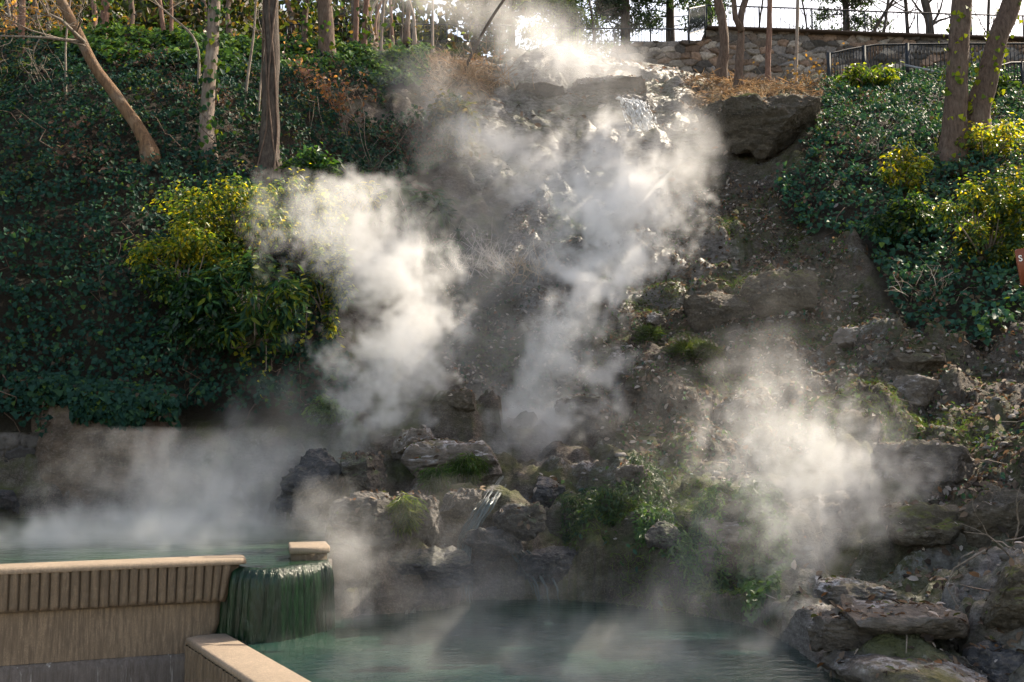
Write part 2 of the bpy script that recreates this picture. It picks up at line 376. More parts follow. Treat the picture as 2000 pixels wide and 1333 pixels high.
# keep the pool beds clear of the water surface
pool = ((GX < -1.9) & (GY > 8.1) & (GY < 12.4) & (Z0 < .62)) | ((Z0 < -.02) & (GY < 10.2))
Zt = np.where(pool, np.minimum(Zt, Z0), Zt)
GZ = Zt
def hit(px, py):
    """The terrain point that the picture point px, py falls on."""
    u, k = ray(px, py); ci = np.interp(u, US, np.arange(NC)); c0 = int(ci); t = ci-c0; c1 = min(c0+1, NC-1)
    h = GZ[:, c0]*(1-t)+GZ[:, c1]*t; d = EYE+k*YS-h
    idx = np.where((d[:-1] > 0) & (d[1:] <= 0) & (YS[:-1] > 4))[0]
    if not len(idx): return at(px, py, 34.)
    i = idx[0]; s = d[i]/(d[i]-d[i+1]); Y = YS[i]+s*(YS[i+1]-YS[i])
    return np.array([u*Y, Y, EYE+k*Y])
def ground_z(x, y):
    r = np.interp(y, YS, np.arange(NR)); u = x/max(y, 4.); c = np.interp(u, US, np.arange(NC))
    return GZ[int(round(r)), int(round(c))]
ii = (np.arange(NR-1)[:, None]*NC+np.arange(NC-1)[None]).ravel()
TF = np.stack([ii, ii+1, ii+NC+1, ii+NC], 1)
TV = np.stack([GX, GY, GZ], -1).reshape(-1, 3)
zA = np.stack([blur(np.clip(Z_IVYL+Z_IVYR, 0, 1), 5), blur(Z_TUFA+.8*Z_LROCK, 6).clip(0, 1), blur(Z_TAN, 5).clip(0, 1), blur(Z_GREEN, 8).clip(0, 1)], -1).reshape(-1, 4)

def ground_mat():
    m, nt, N, L, b = mat_new('hillside_ground')
    a = nd(nt, 'ShaderNodeAttribute'); a.attribute_name = 'zone'
    sp = nd(nt, 'ShaderNodeSeparateColor'); L.new(a.outputs['Color'], sp.inputs[0])
    v, g = geo_pos(nt); vs, _ = geo_pos(nt, (1, 1, 2.4))
    n1 = noise(nt, .9, 6, .65, v); n2 = noise(nt, 5, 6, .7, vs); n3 = noise(nt, 22, 5, .7, v); n4 = noise(nt, 70, 3, .7, v)
    soil = ramp(nt, n2, [(.28, (.032, .027, .023)), (.5, (.105, .09, .077)), (.75, (.21, .19, .17))])
    soil = mixc(nt, ramp(nt, n3, [(.4, .0), (.6, .7)]), soil, (.045, .035, .028))
    soil = mixc(nt, mth(nt, 'MULTIPLY', ramp(nt, n4, [(.54, 0.), (.64, 1.)]), .6), soil, (.25, .19, .15))
    rock = ramp(nt, n2, [(.28, (.05, .045, .043)), (.5, (.19, .175, .165)), (.72, (.36, .345, .335))])
    rock = mixc(nt, ramp(nt, n3, [(.4, 0.), (.62, .6)]), rock, (.08, .074, .07))
    c = mixc(nt, mth(nt, 'MULTIPLY', sp.outputs[1], ramp(nt, n1, [(.3, .4), (.6, 1.)])), soil, rock)
    c = mixc(nt, mth(nt, 'MULTIPLY', sp.outputs[2], .75), c, mixc(nt, n3, (.1, .07, .04), (.42, .3, .17)))
    sx = nd(nt, 'ShaderNodeSeparateXYZ'); L.new(g.outputs['Normal'], sx.inputs[0])
    up = ramp(nt, sx.outputs[2], [(.3, 0.), (.75, 1.)])
    ms = mth(nt, 'MULTIPLY', ramp(nt, noise(nt, .8, 5, .7, v), [(.42, 0.), (.57, .95)]), up)
    c = mixc(nt, mth(nt, 'MULTIPLY', ms, .9), c, mixc(nt, n4, (.035, .05, .015), (.105, .105, .035)))
    fr = mth(nt, 'MULTIPLY', ramp(nt, noise(nt, 1.7, 5, .7, v), [(.55, 0.), (.63, 1.)]), ramp(nt, n3, [(.46, 0.), (.56, 1.)]))
    c = mixc(nt, mth(nt, 'MULTIPLY', fr, mth(nt, 'MULTIPLY', up, .5)), c, (.42, .41, .42))
    c = mixc(nt, sp.outputs[0], c, mixc(nt, n3, (.012, .012, .008), (.05, .04, .028)))
    c = mixc(nt, mth(nt, 'MULTIPLY', a.outputs['Alpha'], ramp(nt, n2, [(.42, 0.), (.6, .6)])), c, (.04, .06, .018))
    L.new(c, b.inputs['Base Color']); wet = mth(nt, 'MULTIPLY', sp.outputs[1], ramp(nt, n2, [(.4, 0.), (.55, 1.)]))
    L.new(mth(nt, 'SUBTRACT', .85, mth(nt, 'MULTIPLY', wet, .45)), b.inputs['Roughness']); L.new(mth(nt, 'ADD', .2, mth(nt, 'MULTIPLY', wet, .3)), b.inputs['Specular IOR Level'])
    bump(nt, mth(nt, 'ADD', n2, mth(nt, 'ADD', mth(nt, 'MULTIPLY', n3, .5), mth(nt, 'MULTIPLY', n4, .25))), .9, .1, b)
    return m
hill = mesh_np('hillside', TV, TF, ground_mat(), smooth=True, attrs={'zone': zA}); tag(hill, kind='structure')

# surface sampler
fc = TV[TF].mean(1); e1 = TV[TF[:, 2]]-TV[TF[:, 0]]; e2 = TV[TF[:, 3]]-TV[TF[:, 1]]
FNv = np.cross(e1, e2); FA = np.linalg.norm(FNv, axis=1)/2; FN = FNv/(2*FA[:, None]+1e-12)
FN[FN[:, 2] < 0] *= -1
def fmask(z): return np.asarray(z).ravel()[TF[:, 0]]
def scatter(n, mask, rng=RNG):
    wgt = FA*mask; wgt = wgt/wgt.sum(); i = rng.choice(len(wgt), n, p=wgt)
    a, b = rng.random(n), rng.random(n); q = TV[TF[i]]
    p = (q[:, 0]*((1-a)*(1-b))[:, None]+q[:, 1]*(a*(1-b))[:, None]+q[:, 2]*(a*b)[:, None]+q[:, 3]*((1-a)*b)[:, None])
    return p, FN[i]

# ------------------------------------------------------------------ leaves
SHAPES = {'ivy': [(0, 0), (-.5, .18), (-.36, .62), (0, 1.), (.36, .62), (.5, .18)],
          'oval': [(0, 0), (-.28, .3), (-.24, .7), (0, 1.), (.24, .7), (.28, .3)],
          'lance': [(0, 0), (-.15, .35), (-.12, .7), (0, 1.), (.12, .7), (.15, .35)],
          'blade': [(0, 0), (-.04, .1), (-.03, .6), (0, 1.), (.03, .6), (.04, .1)]}
def unit(v): return v/(np.linalg.norm(v, axis=1)[:, None]+1e-9)
def leaf_geo(P, Nn, D, S, shape, fold=.18, curl=.15):
    D = unit(D-Nn*(D*Nn).sum(1)[:, None]); X = np.cross(D, Nn); t = np.array(SHAPES[shape]); n = len(P)
    zz = np.array([0, fold, fold, 0, fold, fold])*np.abs(t[:, 0])*2 - curl*t[:, 1]**2
    V = P[:, None]+S[:, None, None]*(t[None, :, :1]*X[:, None]+t[None, :, 1:]*D[:, None]+zz[None, :, None]*Nn[:, None])
    f = np.array([[0, 3, 2, 1], [0, 5, 4, 3]]); F = (np.arange(n)[:, None, None]*6+f[None]).reshape(-1, 4)
    return V.reshape(-1, 3), F
def leaf_obj(name, P, Nn, D, S, shape, C, mat, parent=None, **kw):
    V, F = leaf_geo(P, Nn, D, S, shape, **kw)
    return mesh_np(name, V, F, mat, parent, attrs={'col': np.repeat(C, 6, 0)})
def pal(n, cols, wts, jit=.25, rng=RNG):
    i = rng.choice(len(cols), n, p=np.array(wts)/sum(wts)); return np.array(cols)[i]*(1+jit*rng.uniform(-1, 1, (n, 1)))
def rdir(n, rng=RNG): return unit(rng.normal(size=(n, 3)))
DOWN = np.array([0, 0, -1.])

def ivy(name, n, mask, label, size, cols, wts, lift=.18, group=None):
    p, nn = scatter(n, mask)
    q = fbm(p*1.1, 3); q2 = perlin(p*3.1+7)
    keep = (q2+RNG.random(n)*.9) > -.1
    p, nn, q, q2 = p[keep], nn[keep], q[keep], q2[keep]; n = len(p)
    out = nn*.5+np.array([0, -.35, .4]); out = unit(out)
    p = p+out*(np.clip(.1+.22*q+.12*q2, 0, .5)+RNG.random(n)*.1)[:, None]*lift/.18
    ln = unit(nn*.6+np.array([.05, -.45, .55])+.5*rdir(n)); d = unit(DOWN+.8*rdir(n))
    s = size*RNG.uniform(.6, 1.35, n)
    return tag(leaf_obj(name, p, ln, d, s, 'ivy', pal(n, cols, wts), IVY), label, kind='stuff', group=group)
IVC = [(.012, .038, .026), (.02, .055, .034), (.03, .07, .03), (.06, .1, .025), (.05, .04, .03)]

# ------------------------------------------------------------------ left pool wall, lower wall, weir
def ribbed_panel(mb, a, b, z0, z1, pitch, depth, nrm, taper_end=0., chip=True, seed=0):
    """A fluted concrete face from a to b (ground points), between z0 and z1, ribs standing proud along nrm."""
    a = np.array(a, float); b = np.array(b, float); L = np.linalg.norm(b-a); n = int(L/pitch); d = (b-a)/L; nr = np.array(nrm, float)
    prof = [(0, 0), (.10, .0), (.2, .9), (.55, 1), (.9, .9), (.99, 0.)]
    zz = np.linspace(z0, z1, 26); rows = []
    S = [(i+f)*pitch for i in range(n) for f, _ in prof]; H = np.array([h for i in range(n) for _, h in prof])
    S = np.array(S)
    for z in zz:
        k = (z-z0)/(z1-z0)
        q = np.stack([S*6, np.full(len(S), z*9+seed), S*0+.5], 1)
        hh = H*depth*(1+.25*fbm(q*3, 3)) + .004*fbm(q*7, 2)
        if chip: hh = hh*np.clip(1-np.maximum(0, (.06-k)/.06)*(.5+perlin(q*5)), 0, 1.2)
        s_ = S-taper_end*(1-k)*(S/L)**70
        P = np.stack([a[0]+d[0]*s_+nr[0]*hh, a[1]+d[1]*s_+nr[1]*hh, np.full(len(S), z)], 1); rows.append(P)
    V = np.concatenate(rows); m = len(S)
    i = (np.arange(len(zz)-1)[:, None]*m+np.arange(m-1)[None]).ravel()
    mb.add(V, np.stack([i, i+1, i+m+1, i+m], 1))
def slab_mesh(mb, foot, z0, z1, bev=.02, seg=2):
    """A slab on a counter-clockwise plan outline with rounded top edge."""
    f = np.array(foot, float); n = len(f); prev = np.roll(f, 1, 0); nxt = np.roll(f, -1, 0)
    t1 = unit(f-prev); t2 = unit(nxt-f); n1 = np.stack([t1[:, 1], -t1[:, 0]], 1); n2 = np.stack([t2[:, 1], -t2[:, 0]], 1)
    bis = n1+n2; bis = bis/(1+(n1*n2).sum(1))[:, None]
    rings = [(0, z0)]+[(bev*(1-math.cos(t)), z1-bev*(1-math.sin(t))) for t in np.linspace(0, math.pi/2, seg+2)]
    V = np.concatenate([np.concatenate([f-bis*o, np.full((n, 1), z)], 1) for o, z in rings]); F = []
    for r in range(len(rings)-1):
        i = np.arange(n)+r*n; j = (np.arange(n)+1) % n+r*n; F.append(np.stack([i, j, j+n, i+n], 1))
    F.append((np.arange(n)+(len(rings)-1)*n)[None]); F.append(np.arange(n)[None, ::-1])
    mb.add(V, F)

WA, WB = np.array([-9.2, 5.68]), np.array([-2.2, 8.2])          # front line of the upper wall, left to right end
wd = (WB-WA)/np.linalg.norm(WB-WA); wn = np.array([wd[1], -wd[0]])  # wn faces the viewer
pw = empty('pool_wall', (WB[0], WB[1], -.9), 'tan fluted concrete wall holding the upper pool, long one at left', 'wall')
def wp(s, o): return tuple(WB+wd*s+wn*o)                        # s along from right end, o outwards
mb = MB(); slab_mesh(mb, [wp(-7.4, .0), wp(.0, .0), wp(.05, -.05), wp(.05, -.24), wp(0, -.29), wp(-7.4, -.29)], .655, .705, .025, 3)
cap = mb.build('cap', CONC_CAP, pw)
mb = MB(); ribbed_panel(mb, wp(-7.4, -.035), wp(-.02, -.035), .375, .662,   .0705, .034, wn, .09)
mb.add([(*wp(-7.4, -.04), .36), (*wp(-.11, -.04), .36), (*wp(-.0, -.04), .66), (*wp(-.0, -.26), .66), (*wp(-.11, -.26), .36), (*wp(-7.4, -.26), .36), (*wp(-7.4, -.26), .66), (*wp(-7.4, -.04), .66)],
       [np.array([[1, 4, 3, 2], [0, 5, 4, 1]]), np.array([[0, 1, 2, 7], [5, 6, 3, 4]])])
mb.build('fluted_band', CONC_FLUTE, pw)
# wall face under the band: rough vertical board marks, a rounded right shoulder
mb = MB()
S = np.concatenate([np.linspace(-7.4, -.5, 330), np.linspace(-.49, -.10, 30)]); Zs = np.linspace(-.03, .366, 18)
rows = []
for z in Zs:
    k = (z+.03)/.396
    ss = np.where(S > -.5, -.5+(S+.5)*(1-.28*max(0, (.55-k)/.55)), S)
    q = np.stack([S*26, S*0+z*1.6, S*0], 1)
    off = -.075+.012*fbm(q, 3)+.004*fbm(q*np.array([2, 14, 1]), 2)
    off = off-.10*np.clip((S+.22)/.12, 0, 1)**2
    rows.append(np.stack([WB[0]+wd[0]*ss+wn[0]*off, WB[1]+wd[1]*ss+wn[1]*off, np.full(len(S), z)], 1))
m = len(S); i = (np.arange(len(Zs)-1)[:, None]*m+np.arange(m-1)[None]).ravel()
mb.add(np.concatenate(rows), np.stack([i, i+1, i+m+1, i+m], 1))
mb.build('wall_face', CONC_WALL, pw, smooth=True)
mb = MB(); S = np.linspace(-7.4, -.34, 300); Zs = np.linspace(-.9, -.02, 22); rows = []
for z in Zs:
    q = np.stack([S*7, S*0+z*3+40, S*0], 1)
    off = -.045+.02*fbm(q, 4)-.05*np.clip((z+.07)/.05, 0, 1)+.02*(S*0)
    zt = z+.012*perlin(q*np.array([.5, 0, 1])+3)
    rows.append(np.stack([WB[0]+wd[0]*S+wn[0]*off, WB[1]+wd[1]*S+wn[1]*off, zt], 1))
m = len(S); i = (np.arange(len(Zs)-1)[:, None]*m+np.arange(m-1)[None]).ravel()
mb.add(np.concatenate(rows), np.stack([i, i+1, i+m+1, i+m], 1)); mb.build('footing', CONC_BASE, pw, smooth=True)

# lower wall running towards the viewer
LA, LB = np.array([-2.58, 8.0]), np.array([-.20, 4.27]); ld = (LB-LA)/np.linalg.norm(LB-LA); ln_ = np.array([ld[1], -ld[0]])   # ln_ faces left/front
def lp(s, o): return tuple(LA+ld*s+ln_*o)
LL = float(np.linalg.norm(LB-LA))
lw = empty('low_wall', (LA[0], LA[1], -.9), 'low fluted concrete wall with smooth flat cap edging the lower pool', 'wall')
def arc(c, r, a0, a1, n=7): return [(c[0]+r*math.cos(t), c[1]+r*math.sin(t)) for t in np.linspace(a0, a1, n)]
mb = MB(); slab_mesh(mb, [lp(.0, -.02), lp(1.78, -.02), lp(1.78, -.345), lp(.0, -.345), lp(-.05, -.25), lp(-.05, -.12)], .06, .115, .02, 3)
slab_mesh(mb, [lp(1.788, -.02), lp(LL, -.02), lp(LL, -.345), lp(1.788, -.345)], .06, .115, .02, 3)
mb.build('cap', CONC_CAP, lw)
mb = MB(); ribbed_panel(mb, lp(.03, -.05), lp(LL, -.05), -.9, .068, .088, .05, ln_, 0, False, 5)
slab_mesh(mb, [lp(.0, -.056), lp(LL, -.056), lp(LL, -.33), lp(.0, -.33), lp(-.05, -.25), lp(-.05, -.12)], -.9, .064, .004, 1)
mb.build('fluted_side', CONC_FLUTE, lw)

# pier on the far side of the weir
pp = at(604, 1070, 8.85)
pier = empty('weir_pier', (pp[0], pp[1], -.3), 'short pale concrete pier at right end of the green weir', 'pier')
th = R(14); X = np.array([math.cos(th), math.sin(th)]); Yv = np.array([-math.sin(th), math.cos(th)])
def qp(a, b): return tuple(np.array(pp[:2])+X*a+Yv*b)
mb = MB(); slab_mesh(mb, [qp(-.17, -.12), qp(.165, -.12), qp(.18, .0), qp(.17, .36), qp(-.17, .36)], .68, .735, .02, 3); mb.build('cap', CONC_CAP, pier)
mb = MB(); slab_mesh(mb, [qp(-.155, -.10), qp(.12, -.10), qp(.12, .34), qp(-.155, .34)],   .50, .684, .004, 1)
slab_mesh(mb, [qp(.0, -.085), qp(.118, -.085), qp(.118, .34), qp(.0, .34)], -.3, .498, .004, 1)
ribbed_panel(mb, qp(.12, -.09), qp(.12, .34), -.3, .682, .058, .03, X, 0, False, 9)
mb.build('fluted_body', CONC_FLUTE, pier)

# ------------------------------------------------------------------ water
def water_mat(name, col, col2, rough=.06, bs=.35):
    m, nt, N, L, b = mat_new(name)
    v, g = geo_pos(nt, (1, 2.6, 1)); v2, _ = geo_pos(nt)
    c = mixc(nt, ramp(nt, noise(nt, .55, 4, .6, v2), [(.35, 0.), (.65, 1.)]), col, col2)
    L.new(c, b.inputs['Base Color']); b.inputs['Roughness'].default_value = rough; b.inputs['IOR'].default_value = 1.33
    b.inputs['Specular IOR Level'].default_value = .6
    n1 = noise(nt, 7, 3, .6, v); n2 = noise(nt, 2.2, 2, .5, v)
    bump(nt, mth(nt, 'ADD', n1, n2), bs, .03, b); return m
POOLW = water_mat('pool_water', (.012, .036, .02), (.035, .07, .03))
LOWW = water_mat('lower_pool_water', (.016, .045, .03), (.006, .02, .023), bs=.6)
def sheet(name, poly, z, mat, kind='structure', res=.2):
    bm = bmesh.new(); vs = [bm.verts.new((x, y, z)) for x, y in poly]; bm.faces.new(vs)
    me = bpy.data.meshes.new(name); bm.to_mesh(me); bm.free(); me.materials.append(mat)
    o = bpy.data.objects.new(name, me); COL.objects.link(o); return tag(o, kind=kind)
upz = .622
lipL, lipR = np.array(at(462, 1122, 8.06)[:2]), np.array(at(642, 1102, 8.52)[:2])
lipx = [at(p, q, y)[:2] for p, q, y in ((436, 1122, 8.36), (470, 1124, 8.2), (503, 1124, 8.12), (540, 1121, 8.14), (572, 1115, 8.27), (600, 1109, 8.42), (622, 1104, 8.55), (642, 1101, 8.66))]
sheet('upper_pool_water', [wp(-7.4, -.2), wp(-.1, -.2)]+[tuple(p) for p in lipx]+[(-1.66, 9.1), (-1.72, 9.8), (-1.5, 10.6), (-1.3, 12), (-2, 13.4), (-9.5, 13.6), (-12, 10)], upz, POOLW)
sheet('lower_pool_water', [lp(-.3, -.1), lp(LL, -.1), (2, 3.6), (4, 3.6), (4, 6), (2.6, 9.6), (1.5, 11), (-1, 11), (-1.6, 9.6), (-2.4, 8.6)], .07, LOWW)
def algae_mat():
    m, nt, N, L, b = mat_new('green_algae_film')
    v, g = geo_pos(nt, (1, 1, .12)); n1 = noise(nt, 18, 5, .7, v); n2 = noise(nt, 40, 3, .6, v)
    c = ramp(nt, n1, [(.3, (.001, .006, .003)), (.5, (.003, .016, .006)), (.78, (.009, .038, .013))])
    L.new(c, b.inputs['Base Color']); b.inputs['Roughness'].default_value = .34; b.inputs['Specular IOR Level'].default_value = .35
    bump(nt, n2, .7, .03, b); return m
ALGAE = algae_mat()
# curved sill with a hanging curtain of algae and water
from itertools import accumulate
lip = np.array(lipx); tt_ = np.linspace(0, len(lip)-1, 120)
lx = np.interp(tt_, range(len(lip)), lip[:, 0]); ly = np.interp(tt_, range(len(lip)), lip[:, 1])
for _ in range(6):
    lx[1:-1] = (lx[:-2]+lx[1:-1]*2+lx[2:])/4; ly[1:-1] = (ly[:-2]+ly[1:-1]*2+ly[2:])/4
tx, ty = np.gradient(lx), np.gradient(ly); ln2 = np.hypot(tx, ty); nx, ny = ty/ln2, -tx/ln2
prof = [(-.12, -.02), (-.08, .006), (-.03, .010), (.0, .0), (.03, -.03), (.045, -.08)]+[(.05+.04*t, -.08-.62*t) for t in np.linspace(.08, 1, 16)]
wr = empty('weir', (lx[60], ly[60], 0), 'curved weir lip between concrete walls with hanging dark green algae', 'weir')
rows = []
q = np.stack([tt_*9, tt_*0, tt_*0], 1); rib = .5+.3*np.sin(tt_*17)+.9*fbm(q, 3)
for o, dz in prof:
    amp = .018*np.clip((.02-dz)/.05, 0, 1)*(1 if dz < .005 else .15)
    oo = o+amp*rib+.008*perlin(np.stack([tt_*6, tt_*0+dz*8, tt_*0], 1))
    rows.append(np.stack([lx+nx*oo, ly+ny*oo, tt_*0+upz+dz], 1))
m = len(tt_); i = (np.arange(len(rows)-1)[:, None]*m+np.arange(m-1)[None]).ravel()
mesh_np('algae_curtain', np.concatenate(rows), np.stack([i, i+m, i+m+1, i+1], 1), ALGAE, wr, smooth=True)
bk = empty  # (the sill's concrete core)
mb = MB(); cx_, cy_ = lx[::8]-nx[::8]*.16, ly[::8]-ny[::8]*.16
slab_mesh(mb, [(a, b) for a, b in zip(cx_, cy_)]+[(lx[-1]-.05, ly[-1]+.45), (lx[0]+.05, ly[0]+.5)], -.4, upz-.03, .01, 1); mb.build('sill', CONC_BASE, wr)

tag(sheet('pavement', [(-14, -6), (6, -6), (6, 2), lp(LL, .3), lp(.4, .3), wp(-.3, .3), wp(-9.5, .3), (-14, 4)], -.62, plain('pavement', (.28, .26, .24), .9, var=.2, scale=14)), kind='structure')

# ------------------------------------------------------------------ rocks
ICO = {}
def ico(n):
    if n not in ICO:
        bm = bmesh.new(); bmesh.ops.create_icosphere(bm, subdivisions=n, radius=1)
        V = np.array([v.co[:] for v in bm.verts]); F = np.array([[v.index for v in f.verts] for f in bm.faces]); bm.free(); ICO[n] = (V, F)
    return ICO[n]
def rock_geo(c, rad, seed, rz=0, rough=.28, strata=.35, sub=5, box=.5, tilt=0, freq=1.):
    """An eroded block: boxed sphere, broad lumps, uneven bedding and pits."""
    V, F = ico(sub); rad = np.array(rad, float)
    bx = V/np.max(np.abs(V), axis=1)[:, None]; U = V*(1-box)+bx*box*.82
    s = rad.min(); q0 = U*rad/max(rad.mean(), .1)*1.1*freq+seed*13.1
    wq = np.stack([fbm(q0*.8+40*k, 3) for k in range(3)], 1)
    p = U*rad*(1+.30*wq)
    d = fbm(q0*np.array([1, 1, 1.5])+.5*wq, 5, 2.15, .55); rd = 1-2*np.abs(fbm(q0*np.array([1.2, 1.2, 2.4])+9, 4))
    N = unit(U/rad)
    p = p+N*(s*(rough*1.2*d+rough*.4*rd))[:, None]
    rk = np.random.default_rng(seed*7+1)
    for k in range(11):
        nk = rk.normal(size=3)*np.array([1, 1, .8]); nk /= np.linalg.norm(nk); pr = p@nk; h_ = pr.max()*rk.uniform(.58, .9)
        ov = np.maximum(0, pr-h_+.05*s*fbm(q0*2+k, 2)); p = p-ov[:, None]*nk*.88
    bz = p[:, 2]/max(rad[2], .05); bed = fbm(np.stack([bz*3.2+.9*d, q0[:, 0]*.35, q0[:, 1]*.35+seed], 1), 3)
    mod = np.clip(.5+1.2*perlin(q0*1.4+77), 0, 1.2)
    p[:, :2] += N[:, :2]*(s*strata*.55*bed*mod)[:, None]
    hi = p/.16; p = p+N*(.04*fbm(hi+seed, 5, 2.1, .6)-.10*np.clip(fbm(hi*.4+seed+5, 3)-.12, 0, 1))[:, None]*min(1, s/.12)
    M = Matrix.Rotation(rz, 3, 'Z')@Matrix.Rotation(tilt, 3, 'Y'); p = p@np.array(M).T
    return p+np.array(c), F
NROCK = 0
def rock(px, py, wpx, hpx, label, mat=TUFA, name='boulder', depth=.8, rz=0, strata=.35, rough=.28, push=0., box=.5, tilt=0, cat='rock', sub=6, freq=1.):
    """A rock whose picture box is about centred at px, py; it stands on the slope there."""
    global NROCK; NROCK += 1
    g = hit(px, min(py+hpx*.35, 1331)); Y = g[1]-push*.6+.38*depth*wpx/2/FPX*g[1]; c = at(px, py, Y); sx = wpx/2/FPX*Y; sz = hpx/2/FPX*Y
    V, F = rock_geo(c, (sx, sx*depth, sz), NROCK, rz, rough*1.15, strata, sub, box, tilt, freq)
    o = mesh_np(name, V, F, mat, smooth=True); return tag(o, label, cat)

rock(1500, 262, 215, 120, 'big rounded brown overhanging rock above a dark hollow, below the ivy slope', TUFA_MOSS, 'overhang_rock', .9, push=.3, sub=6)
rock(1425, 232, 110, 70, 'mound of rock under dry tan grass beside the big overhang', TUFA_MOSS, 'rock_mound', .9)
rock(1525, 572, 140, 95, 'dark mossy boulder in the middle of the right slope', TUFA_MOSS, 'mossy_boulder', .8, push=.1)
rock(1395, 612, 150, 80, 'broad dark rock left of the mossy boulder on the slope', TUFA_MOSS, 'boulder', .8)
rock(1203, 702, 40, 26, 'small pale grey stone lying on the mid slope', TUFA_PALE, 'stone', .9, strata=.1)
rock(1276, 628, 46, 30, 'small grey rounded stone under the plume at mid slope', TUFA_PALE, 'stone', .9, strata=.1)
rock(1200, 735, 70, 40, 'low brown rock just below the small pale stone', TUFA, 'stone', .9)
rock(885, 900, 235, 80, 'wide sunlit tufa ledge with orange litter on its top above the pool', TUFA_PALE, 'tufa_ledge', .7, push=.1, strata=.5, rough=.2, box=.6)
rock(815, 878, 120, 70, 'jagged grey rock at the left end of the sunlit tufa ledge', TUFA_PALE, 'boulder', .8, push=.05, rough=.4)
rock(725, 1018, 185, 105, 'squarish tufa block with orange moss on top beside the weir pier', TUFA_WET, 'tufa_block', .8, push=.2, box=.65, rough=.2)
rock(820, 1010, 110, 100, 'mossy rock right of the squarish tufa block', TUFA_WET, 'mossy_rock', .8, push=.05)
rock(905, 985, 95, 55, 'small jutting ledge with lit grey rim above the waterfall pool', TUFA_WET, 'tufa_ledge', .8, push=.15)
rock(1015, 1022, 120, 62, 'brown overhanging ledge with a pale sunlit lip in the cascade', TUFA_WET, 'tufa_ledge', .8, push=.35, strata=.5, tilt=R(-14))
rock(1072, 962, 78, 62, 'dark boulder standing at the head of the lower cascade', TUFA_DARK, 'boulder', .9, push=.1)
rock(975, 1062, 150, 60, 'dark wet ledge under the brown overhanging one', TUFA_DARK, 'wet_ledge', .7, push=.1)
rock(845, 1108, 200, 72, 'long dark ledge just above the water, left of the little falls', TUFA_DARK, 'wet_ledge', .6, push=.1, box=.6, rough=.2)
rock(1075, 1105, 160, 75, 'dark wet ledge just above the water, right of the little falls', TUFA_DARK, 'wet_ledge', .6, push=.05, box=.6)
rock(612, 958, 105, 150, 'tall black wet rock standing in mist behind the weir', TUFA_DARK, 'wet_rock', .9, push=.1, strata=.1, tilt=R(25))
rock(700, 930, 120, 90, 'grey rock half hidden in steam behind the tufa block', TUFA_WET, 'boulder', .8)
rock(1665, 662, 120, 40, 'pale flat ledge with yellow moss edge at the foot of the right ivy', TUFA_PALE, 'flat_ledge', .8, strata=.2, box=.6)
rock(1795, 712, 150, 40, 'flat ledge with yellow moss along its crest, right slope', TUFA_MOSS, 'flat_ledge', .8, strata=.3, box=.6)
rock(1790, 765, 90, 66, 'pale angular rock face below the yellow mossed ledge', TUFA_PALE, 'angular_rock', .7, strata=.1, rough=.15, box=.8, tilt=R(12))
rock(1785, 1025, 210, 75, 'mossy ledge overhanging a black cleft at right', TUFA_MOSS, 'mossy_ledge', .8, push=.25, strata=.5)
rock(1800, 905, 200, 80, 'rounded earthy rock above the black cleft', TUFA, 'boulder', .8, push=.0)
rock(1935, 1020, 190, 100, 'tilted slab with yellow moss at the right edge of the frame', TUFA_MOSS, 'mossy_slab', .8, push=.1, tilt=R(-28), box=.6)
rock(1990, 1165, 130, 120, 'big dark mossy rock cut by the right edge of the frame', TUFA_MOSS, 'boulder', .8, push=.1, box=.6)
rock(1868, 924, 30, 40, 'small pale square stone among the leaf litter at right', TUFA_PALE, 'stone', .7, strata=0, rough=.12, box=.8)
rock(1665, 1160, 150, 50, 'pale crusted slab at the back of the layered shelf', TUFA_PALE, 'layered_slab', 1., strata=.6, box=.6, push=.0)
rock(1760, 1210, 360, 48, 'long grey and brown slab in the middle of the layered shelf', TUFA, 'layered_slab', .8, strata=.7, box=.6)
rock(1650, 1235, 190, 70, 'brown layered rock at the corner of the shelf by the pool', TUFA, 'layered_rock', .8, strata=.7, box=.65, push=.05)
rock(1770, 1312, 380, 46, 'thick brown layered slab at the front of the shelf', TUFA, 'layered_slab', .7, strata=.7, box=.6, push=.1)
rock(1945, 1300, 200, 70, 'dark front rock with white crust at the lower right corner', TUFA_DARK, 'boulder', .8, strata=.4)
rock(1200, 1218, 130, 26, 'flat pale rock at the pool edge under the ferns', TUFA_PALE, 'flat_rock', .8, strata=.1, box=.6)
rock(1300, 1050, 100, 50, 'grey rock among the ferns above the pool edge', TUFA_WET, 'boulder', .8)
rock(1420, 1040, 130, 60, 'lilac grey crusted ledge behind the right steam', TUFA_PALE, 'tufa_ledge', .8, strata=.4)
rock(1380, 1090, 110, 50, 'lower grey ledge between two fern clumps', TUFA_PALE, 'tufa_ledge', .8, strata=.4)
rock(1230, 925, 70, 36, 'pale weathered hump on the slope above the ferns', TUFA_PALE, 'rock_hump', .8, strata=.1)
rock(1060, 188, 150, 15, 'rippled grey mineral mound on the steaming hilltop', TUFA_PALE, 'mineral_mound', .9, strata=.3)
rock(1180, 176, 190, 15, 'dark streaked mineral mound near the hilltop spring', TUFA_PALE, 'mineral_mound', .9, strata=.3)
rock(1235, 208, 150, 18, 'wet mineral lip that the hilltop waterfall leaves', TUFA_DARK, 'rock_lip', .8, push=.2, strata=.3)
rock(905, 785, 70, 40, 'small mossy rock under the middle plume', TUFA_MOSS, 'mossy_rock', .8)
rock(1130, 800, 120, 50, 'low ledge at the foot of the middle plume', TUFA, 'tufa_ledge', .8, strata=.5)
rock(1350, 690, 120, 40, 'grass topped hump below the broad dark rock', TUFA_MOSS, 'rock_hump', .8)

